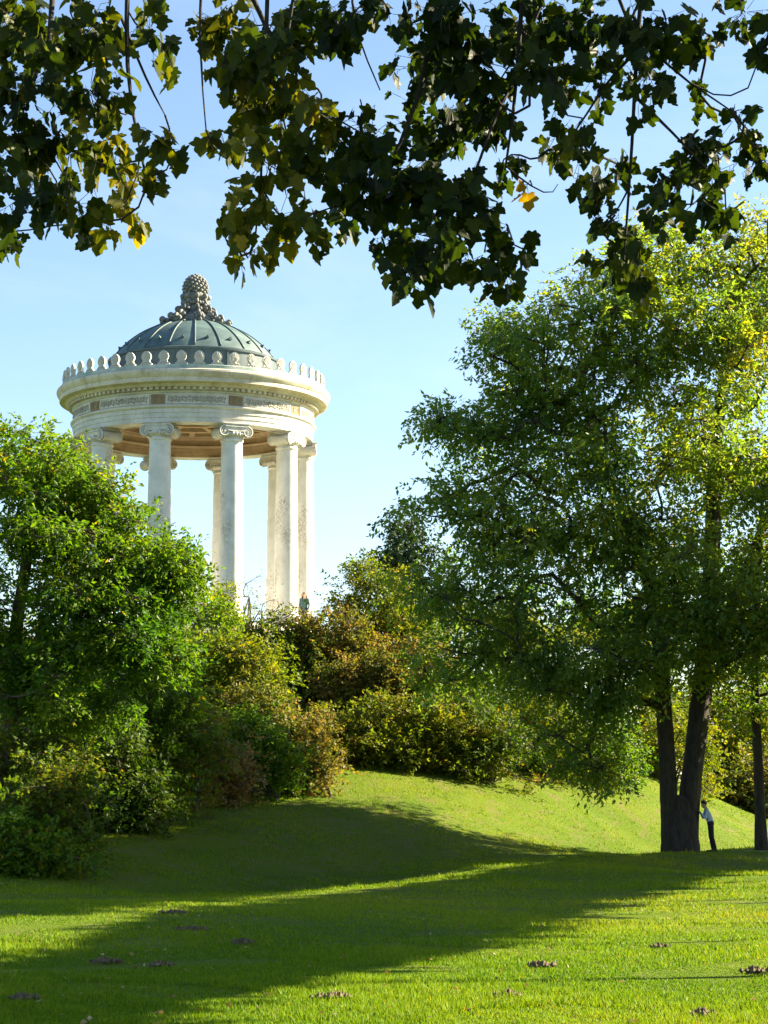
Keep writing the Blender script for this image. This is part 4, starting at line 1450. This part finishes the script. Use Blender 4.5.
    drop = [
        ([(130, -70, 14.2), (125, 20, 14.2), (128, 110, 14.1), (140, 150, 14)], .022), ([(20, -80, 14), (70, 10, 14), (40, 70, 13.9), (14, 120, 13.8)], .026), ([(120, 15, 14.2), (150, 90, 14.3), (165, 115, 14.3)], .012),
        ([(205, -70, 14.4), (198, 20, 14.3), (200, 65, 14.3), (206, 130, 14.2)], .014), ([(225, -80, 14.2), (262, 30, 14.2), (300, 80, 14), (312, 86, 14)], .024), ([(270, -60, 14), (262, 90, 13.9), (268, 150, 13.9), (255, 240, 13.8)], .018),
        ([(300, -50, 14), (285, 60, 14), (270, 120, 13.9), (290, 150, 13.9)], .014), ([(530, -80, 14.3), (517, 40, 14.2), (518, 110, 14.1), (505, 170, 14)], .022), ([(515, 80, 14.1), (498, 100, 14), (478, 175, 13.9), (450, 220, 13.8)], .016),
        ([(505, 165, 14), (525, 185, 14), (540, 190, 14), (557, 203, 14), (558, 184, 14)], .008), ([(650, -80, 14.1), (640, 0, 14.1), (633, 60, 14), (636, 130, 13.9), (627, 200, 13.9), (624, 260, 13.8)], .022), ([(633, 55, 14), (600, 85, 14.2), (585, 125, 14.2), (560, 150, 14.2)], .013),
        ([(600, -70, 14.2), (615, 20, 14.2), (665, 70, 14.1), (730, 110, 14)], .016), ([(634, 95, 14), (660, 120, 14), (690, 150, 13.9), (725, 190, 13.8)], .014), ([(628, 190, 13.9), (615, 215, 13.9), (600, 225, 13.9)], .008),
        ([(430, -80, 14), (440, 20, 14), (425, 90, 13.9), (400, 160, 13.8), (370, 200, 13.7)], .024), ([(360, -60, 14), (345, 10, 14), (380, 90, 13.9)], .014), ([(560, -60, 14), (540, 20, 14.1), (500, 80, 14.1)], .016)]
    parts = [(v, fn, ix)]
    Qs = [Q[len(Q) // 3:]]
    for lb, r0 in ((limb_a, .13), (limb_b, .12), (limb_c, .11)):
        v2, f2, i2, q2, _ = stem_tube(lb, np.linspace(r0, .04, len(lb)), rng, 12, 0, .05)
        parts.append((v2, f2, i2))
        Qs.append(q2)
    trunk_o = np_mesh('trunk', *join(parts), M['bark'], root, smooth=True)
    A = []
    for pts, r0 in drop:
        P = np.array([at(*p) for p in pts])
        Qs.append(P)
        v2, f2, i2, q2, _ = stem_tube(P, np.linspace(r0, r0 * .35, len(P)), rng, 7, 0, .08)
        A.append((v2, f2, i2))
        Qs.append(q2)
        # tie the upper end to the nearest limb
        ends = np.concatenate([limb_a, limb_b, limb_c])
        if pts[0][1] < 0:
            j = int(np.argmin(np.linalg.norm(ends - P[0], axis=1)))
            lk = np.array([ends[j], (ends[j] + P[0]) / 2 + np.array([0, 0, .06]), P[0]])
            A.append(stem_tube(lk, [r0 * 1.5, r0 * 1.2, r0], rng, 7, 0, .05)[:3])
    a, b, ra, rb = grow_limbs(Qs, C, rng, r_tip=.0036, power=.42, rmax=.03, updip=.1, climb=0.0, hang=.8, step=.16)
    A.append(seg_tubes(a, b, ra, rb, 6))
    # twigs and leaves
    P0, P1, LP, LA, LN, LL, LT = [], [], [], [], [], [], []
    for c, r, n, t, inn in zip(C, RR, NT, TT, [1] * nin + [0] * (len(C) - nin)):
        m = 4 if inn else 3
        for _ in range(int(n * 1.4) if inn else 8):
            p = c + ball_pts(rng, 1, 1 / 2)[0] * r
            if inn:
                m = int(rng.integers(2, 5))
            d = unit((p - c) * np.array([1, .5, .6]) + rng.normal(size=3) * .12 + np.array([0, 0, -.12]))
            P0.append(c + (p - c) * .15)
            P1.append(p)
            for j in range(m):
                q = c + (p - c) * (1 - .5 * j / max(m, 1)) if j else p
                pet = unit(d + rng.normal(size=3) * .7 + np.array([0, 0, -.35])) * rng.uniform(.03, .10)
                P0.append(q)
                P1.append(q + pet)
                LP.append(q + pet)
                ax = unit(pet) * .55 + np.array([0, 0, -.85]) + rng.normal(size=3) * .42
                LA.append(ax)
                nn = np.array([rng.normal() * .75, -.45 + rng.normal() * .75, .55 + rng.normal() * .5])
                LN.append(nn)
                LL.append(rng.uniform(.075, .15) if inn else rng.uniform(.12, .18))
                LT.append(np.clip(t + rng.normal(0, .11) + (rng.random() < .02) * .3, 0, 1))
    P0, P1 = np.array(P0), np.array(P1)
    A.append(seg_tubes(P0, P1, np.full(len(P0), .0026), np.full(len(P0), .0016), 3))
    np_mesh('branch', *join(A), M['darktwig'], root, smooth=True)
    np_mesh('crown', *maple_leaves(rng, np.array(LP), np.array(LA), np.array(LN), np.array(LL)), M['maple_leaf'], root, tint=np.repeat(LT, 2))
    print('maple leaves', len(LP))


maple()


# ------------------------------------------------------------------ ground cover under the bushes
def undergrowth():
    rng = np.random.default_rng(400)
    n = 60000
    a = rng.uniform(0, TAU, n)
    r = np.sqrt(rng.uniform(7.6 ** 2, 21.5 ** 2, n))
    x, y = TX + r * np.cos(a), TY + r * np.sin(a)
    k = (y < TY + 6) & ((x - TX) > -24)
    x, y = x[k], y[k]
    n = len(x)
    h = rng.random(n) ** 1.5 * .55
    P = np.stack([x, y, gz(x, y) + h], -1)
    A = rng.normal(size=(n, 3)) + np.array([0, 0, .3])
    q = leaf_quads(P, A, rng.normal(size=(n, 3)), rng.uniform(.1, .24, n), rng.uniform(.06, .14, n))
    o = np_mesh('undergrowth', *q, M['dark_leaf'], tint=np.clip(rng.normal(.35, .2, n), 0, 1))
    tag(o, 'low dark leafy ground cover under the bushes of the temple hill', 'ground cover', kind='stuff')


undergrowth()


# ------------------------------------------------------------------ molehills
def molehill(u, v, rad, h, label, seed):
    # find the ground point under the pixel
    lo, hi = 8.0, 60.0
    d = 8.0
    while d < 80:
        p = at(u, v, d)
        if p[2] <= g1(p[0], p[1]):
            break
        d += .05
    x, y = p[0], p[1]
    rng = np.random.default_rng(seed)
    rings, seg = 12, 40
    V = []
    ph = rng.uniform(0, TAU, 6)
    for i in range(rings + 1):
        t = i / rings
        for k in range(seg):
            a = TAU * k / seg
            rr = rad * t * (1 + .22 * math.sin(2 * a + ph[0]) + .14 * math.sin(3 * a + ph[1]) + .08 * math.sin(7 * a + ph[2]))
            px, py = x + rr * 1.35 * math.cos(a), y + rr * .9 * math.sin(a)
            z = g1(px, py) + h * (1 - t ** 1.6) * (1 + .3 * math.sin(3 * a + ph[3] + 4 * t)) + rng.normal() * .012 * (t < .98) + (.02 if t < .95 else -.03)
            V.append((px, py, z))
    i = (np.arange(rings)[:, None] * seg + np.arange(seg)[None]).ravel()
    j = (np.arange(rings)[:, None] * seg + (np.arange(seg)[None] + 1) % seg).ravel()
    idx = np.stack([i, j, j + seg, i + seg], -1)
    fn = np.full(len(idx), 4)
    # crumbs of soil round about
    parts = [(np.array(V), fn, idx.ravel())]
    for _ in range(26):
        a, r = rng.uniform(0, TAU), rad * rng.uniform(.2, 1.7)
        cx, cy = x + 1.3 * r * math.cos(a), y + r * math.sin(a)
        s = rng.uniform(.012, .035)
        c = np.array([cx, cy, g1(cx, cy) + .03 + (h * .8 * max(0, 1 - r / rad))])
        o8 = np.array([(1, 0, 0), (0, 1, 0), (-1, 0, 0), (0, -1, 0), (0, 0, 1), (0, 0, -1)]) * s * rng.uniform(.7, 1.3, (6, 1))
        f = np.array([(0, 1, 4), (1, 2, 4), (2, 3, 4), (3, 0, 4), (1, 0, 5), (2, 1, 5), (3, 2, 5), (0, 3, 5)])
        parts.append((c + o8, np.full(8, 3), f.ravel()))
    o = np_mesh('molehill', *join(parts), M['soil'])
    tag(o, label, 'molehill', 'molehills on the lawn')


for k, (u, v, r, h, lab) in enumerate([
        (541, 968, .15, .05, 'brown molehill in the middle of the sunlit lawn, below the forked tree'),
        (507, 999, .11, .06, 'small dark molehill on the sunlit lawn near the lower edge, between two larger patches'),
        (702, 1018, .10, .06, 'molehill in the bottom right corner of the sunlit lawn'),
        (330, 1001, .13, .03, 'flat brown molehill on the sunlit lawn just in front of the shadow edge'),
        (756, 974, .12, .05, 'molehill on the sunlit lawn at the right edge of the picture'),
        (660, 949, .09, .04, 'little molehill on the sunlit lawn farthest from the lower edge'),
        (243, 945, .17, .07, 'heaped dark molehill nearest the shadow edge within the shade'),
        (192, 931, .24, .05, 'widest dark molehill in the shaded part of the lawn'),
        (105, 964, .22, .05, 'broad molehill in the shade left of the widest one'),
        (160, 968, .13, .05, 'small molehill in the shade just below the broad one'),
        (175, 914, .22, .05, 'molehill in the shade nearest the hill'),
        (22, 1002, .10, .05, 'molehill lowest in the left corner of the shaded lawn')]):
    molehill(u, v, r * .52, h * .5, lab, 500 + k)


# ------------------------------------------------------------------ people
def seg_dist(P, a, b, ra, rb):
    ab = b - a
    t = np.clip(((P - a) @ ab) / max(ab @ ab, 1e-9), 0, 1)
    return np.linalg.norm(P - (a + t[:, None] * ab), axis=1) - (ra + (rb - ra) * t)


def person(label, loc, yaw, J, mats, hair_mat, hair_long=False, group=None, voxel=0.0075):
    """J: joints in a frame of (forward, left, up); one continuous remeshed body"""
    root = empty('person', loc, label, 'person', group)
    root.rotation_euler = (0, 0, yaw)
    bm = bmesh.new()
    prims = []

    def cap(a, b, ra, rb, m):
        a, b = np.array(a, float), np.array(b, float)
        prims.append((a, b, ra, rb, m))
        tube(bm, [a, (a + b) / 2, b], [ra, (ra + rb) / 2, rb], 14)
        ball(bm, a, ra, 14, 9)
        ball(bm, b, rb, 14, 9)

    def ell(c, r, m):
        c = np.array(c, float)
        prims.append((c, c, min(r), min(r), m))
        ball(bm, c, r, 20, 14)
    j = {k: np.array(v, float) for k, v in J.items()}
    up = unit(j['head'] - j['neck'])
    fw = j['face'] / np.linalg.norm(j['face'])
    fw = unit(fw - up * (fw @ up))
    sd = np.cross(up, fw)
    # trunk of the body
    cap(j['pelvis'] + np.array([0, -.07, 0]), j['pelvis'] + np.array([0, .07, 0]), .105, .105, 2)
    cap(j['pelvis'], j['waist'], .115, .105, 1)
    for s in (-1, 1):
        q = np.array([0, .055 * s, 0])
        cap(j['waist'] + q, j['chest'] + q, .098, .108, 1)
        cap(j['chest'] + q, j['neck'] + q * .9 - np.array([0, 0, .09]), .105, .075, 1)
    cap(j['neck'] - up * .05, j['head'] - up * .06, .058, .052, 0)
    H = j['head']
    ell(H + up * .025 - fw * .012, (.086, .078, .095), 0)
    cap(H - up * .055 + fw * .025, H - up * .075 + fw * .045, .052, .036, 0)      # jaw and chin
    cap(H + fw * .078 + up * .02, H + fw * .102 - up * .018, .011, .015, 0)        # nose
    cap(H + fw * .083 - up * .045 + sd * .018, H + fw * .083 - up * .045 - sd * .018, .009, .009, 0)   # lips
    for s in (-1, 1):
        cap(H + sd * s * .08 + up * .02, H + sd * s * .084 - up * .012, .018, .013, 0)   # ears
    for s, sn in ((-1, 'r'), (1, 'l')):
        sh, el, wr, hd = j['sh_' + sn], j['el_' + sn], j['wr_' + sn], j['hd_' + sn]
        cap(j['neck'] - np.array([0, -.05 * s, .07]), sh, .065, .062, 1)
        cap(sh, el, .056, .043, 1)
        cap(el, el + (wr - el) * .93, .043, .032, 1)
        cap(el + (wr - el) * .9, wr, .027, .025, 0)
        # hand: palm, four fingers of unequal length bent at the knuckles, thumb from the side
        d = unit(hd - wr)
        pn = unit(j['palm_' + sn])
        pn = unit(pn - d * (pn @ d))
        ac = np.cross(d, pn)
        if sn == 'r':
            ac = -ac
        for q in (-.028, -.009, .010, .028):
            cap(wr + ac * q * .5, wr + d * .085 + ac * q, .016, .0125, 0)
        for q, ln in ((-.030, .058), (-.010, .070), (.010, .076), (.030, .068)):
            k0 = wr + d * .085 + ac * q
            k1 = k0 + (d * .95 + pn * .30 + ac * q * 2) * ln * .55
            k2 = k1 + (d * .75 + pn * .65) * ln * .5
            cap(k0, k1, .0095, .0088, 0)
            cap(k1, k2, .0088, .0078, 0)
        t0 = wr + d * .025 + ac * .026
        t1 = t0 + (d * .6 + ac * .75 + pn * .2) * .045
        cap(t0, t1, .013, .011, 0)
        cap(t1, t1 + (d * .9 + ac * .25 + pn * .3) * .036, .011, .009, 0)
        hp, kn, an, toe = j['hip_' + sn], j['kn_' + sn], j['an_' + sn], j['toe_' + sn]
        cap(hp, kn, .088, .060, 2)
        cap(kn, kn * .6 + an * .4, .058, .057, 2)
        cap(kn * .6 + an * .4, an + (kn - an) * .08, .057, .050, 2)
        cap(an, an - np.array([0, 0, .03]), .042, .04, 3)
        cap(an + np.array([-.03, 0, -.045]), toe, .038, .034, 3)
    me = bpy.data.meshes.new('tmp')
    bm.to_mesh(me)
    bm.free()
    o = bpy.data.objects.new('tmp', me)
    COL.objects.link(o)
    md = o.modifiers.new('r', 'REMESH')
    md.mode = 'VOXEL'
    md.voxel_size = voxel
    ms = o.modifiers.new('s', 'SMOOTH')
    ms.factor = .5
    ms.iterations = 3
    dg = bpy.context.evaluated_depsgraph_get()
    me2 = bpy.data.meshes.new_from_object(o.evaluated_get(dg))
    bpy.data.objects.remove(o)
    me2.name = 'body'
    me2.materials.clear()
    for m in mats:
        me2.materials.append(M[m])
    n = len(me2.polygons)
    C = np.empty(n * 3)
    me2.polygons.foreach_get('center', C)
    C = C.reshape(-1, 3)
    # cloth folds: tiny ripples on the clothed surface follow from the voxel shape; materials by the nearest limb
    best = np.full(n, 9.0)
    mi = np.zeros(n, int)
    for a, b, ra, rb, m in prims:
        dd = seg_dist(C, a, b, ra, rb)
        k = dd < best
        best[k] = dd[k]
        mi[k] = m
    me2.polygons.foreach_set('material_index', mi.astype(np.int32))
    me2.polygons.foreach_set('use_smooth', np.ones(n, bool))
    body = bpy.data.objects.new('body', me2)
    link(body, root)
    # hair: a shell over the skull, back and sides
    bm = bmesh.new()
    rot = Matrix((fw, sd, up)).transposed()
    bmesh.ops.create_uvsphere(bm, u_segments=28, v_segments=18, radius=1)
    rng = np.random.default_rng(9)
    for v in list(bm.verts):
        c = v.co
        if c.z < -.62 or (c.x > .50 and c.z < .42) or (c.x > .1 and c.z < -.15):
            bm.verts.remove(v)
    for v in bm.verts:
        k = 1 + rng.normal() * .025
        p = Vector((v.co.x * .100 * k, v.co.y * .093 * k, v.co.z * .106 * k))
        v.co = rot @ p + Vector(H + up * .03 - fw * .014)
    bmesh.ops.solidify(bm, geom=bm.faces[:], thickness=.012)
    if hair_long:
        for t in np.linspace(-1, 1, 9):
            a = H + up * .05 - fw * (.085 - .05 * abs(t)) + sd * .085 * t
            tube(bm, [a, a - up * .10 - fw * .02, a - up * .24 - fw * .03 + sd * .02 * t, a - up * .33 - fw * .01], [.030, .034, .030, .010], 8)
    bm_obj('hair', bm, M[hair_mat], root, smooth=True)
    for s in (-1, 1):
        bm = bmesh.new()
        ball(bm, H + fw * .077 + up * .018 + sd * s * .032, .0105, 10, 8)
        bm_obj('eye', bm, M['eye'], root, smooth=True)
    return root


# leaning on the forked trunk: faces the trunk (towards -x), feet back, elbows bent, hands on the bark
px, py = X(710, 66.0), 66.0
J = dict(pelvis=(.10, 0, .90), waist=(.13, 0, 1.03), chest=(.19, 0, 1.19), neck=(.235, 0, 1.37), head=(.30, 0, 1.495), face=(1, .15, -.12),
         sh_l=(.22, .165, 1.31), el_l=(.29, .23, 1.07), wr_l=(.40, .13, 1.215), hd_l=(.455, .11, 1.29), palm_l=(1, -.1, -.5),
         sh_r=(.22, -.165, 1.31), el_r=(.30, -.22, 1.08), wr_r=(.40, -.12, 1.24), hd_r=(.455, -.10, 1.32), palm_r=(1, .1, -.5),
         hip_l=(.10, .085, .86), kn_l=(.065, .085, .47), an_l=(-.03, .085, .085), toe_l=(.15, .095, .034),
         hip_r=(.10, -.085, .86), kn_r=(.09, -.085, .47), an_r=(.03, -.085, .085), toe_r=(.20, -.095, .034))
person('person in pale blue shirt and black trousers leaning with both hands on the forked trunk', (px, py, g1(px, py) - .002), PI, J, ['skin', 'shirt', 'black', 'shoe'], 'hair')

a = wang(72)
J2 = dict(pelvis=(0, 0, .90), waist=(.01, 0, 1.04), chest=(.01, 0, 1.21), neck=(.0, 0, 1.40), head=(.03, 0, 1.53), face=(1, .3, -.1),
          sh_l=(0, .165, 1.34), el_l=(-.03, .22, 1.08), wr_l=(.08, .20, .86), hd_l=(.10, .19, .78), palm_l=(.1, -1, 0),
          sh_r=(0, -.165, 1.34), el_r=(-.03, -.22, 1.08), wr_r=(.10, -.15, .90), hd_r=(.14, -.12, .84), palm_r=(.1, 1, 0),
          hip_l=(0, .085, .86), kn_l=(.03, .09, .47), an_l=(-.02, .09, .085), toe_l=(.16, .11, .034),
          hip_r=(0, -.085, .86), kn_r=(.03, -.09, .47), an_r=(.0, -.09, .085), toe_r=(.18, -.11, .034))
person('red haired person in dark teal standing between columns of the temple', (TX + 5.3 * math.cos(a), TY + 5.3 * math.sin(a), TEMPLE_FLOOR), wang(-20), J2,
       ['skin', 'tealcloth', 'black', 'shoe'], 'redhair', True)
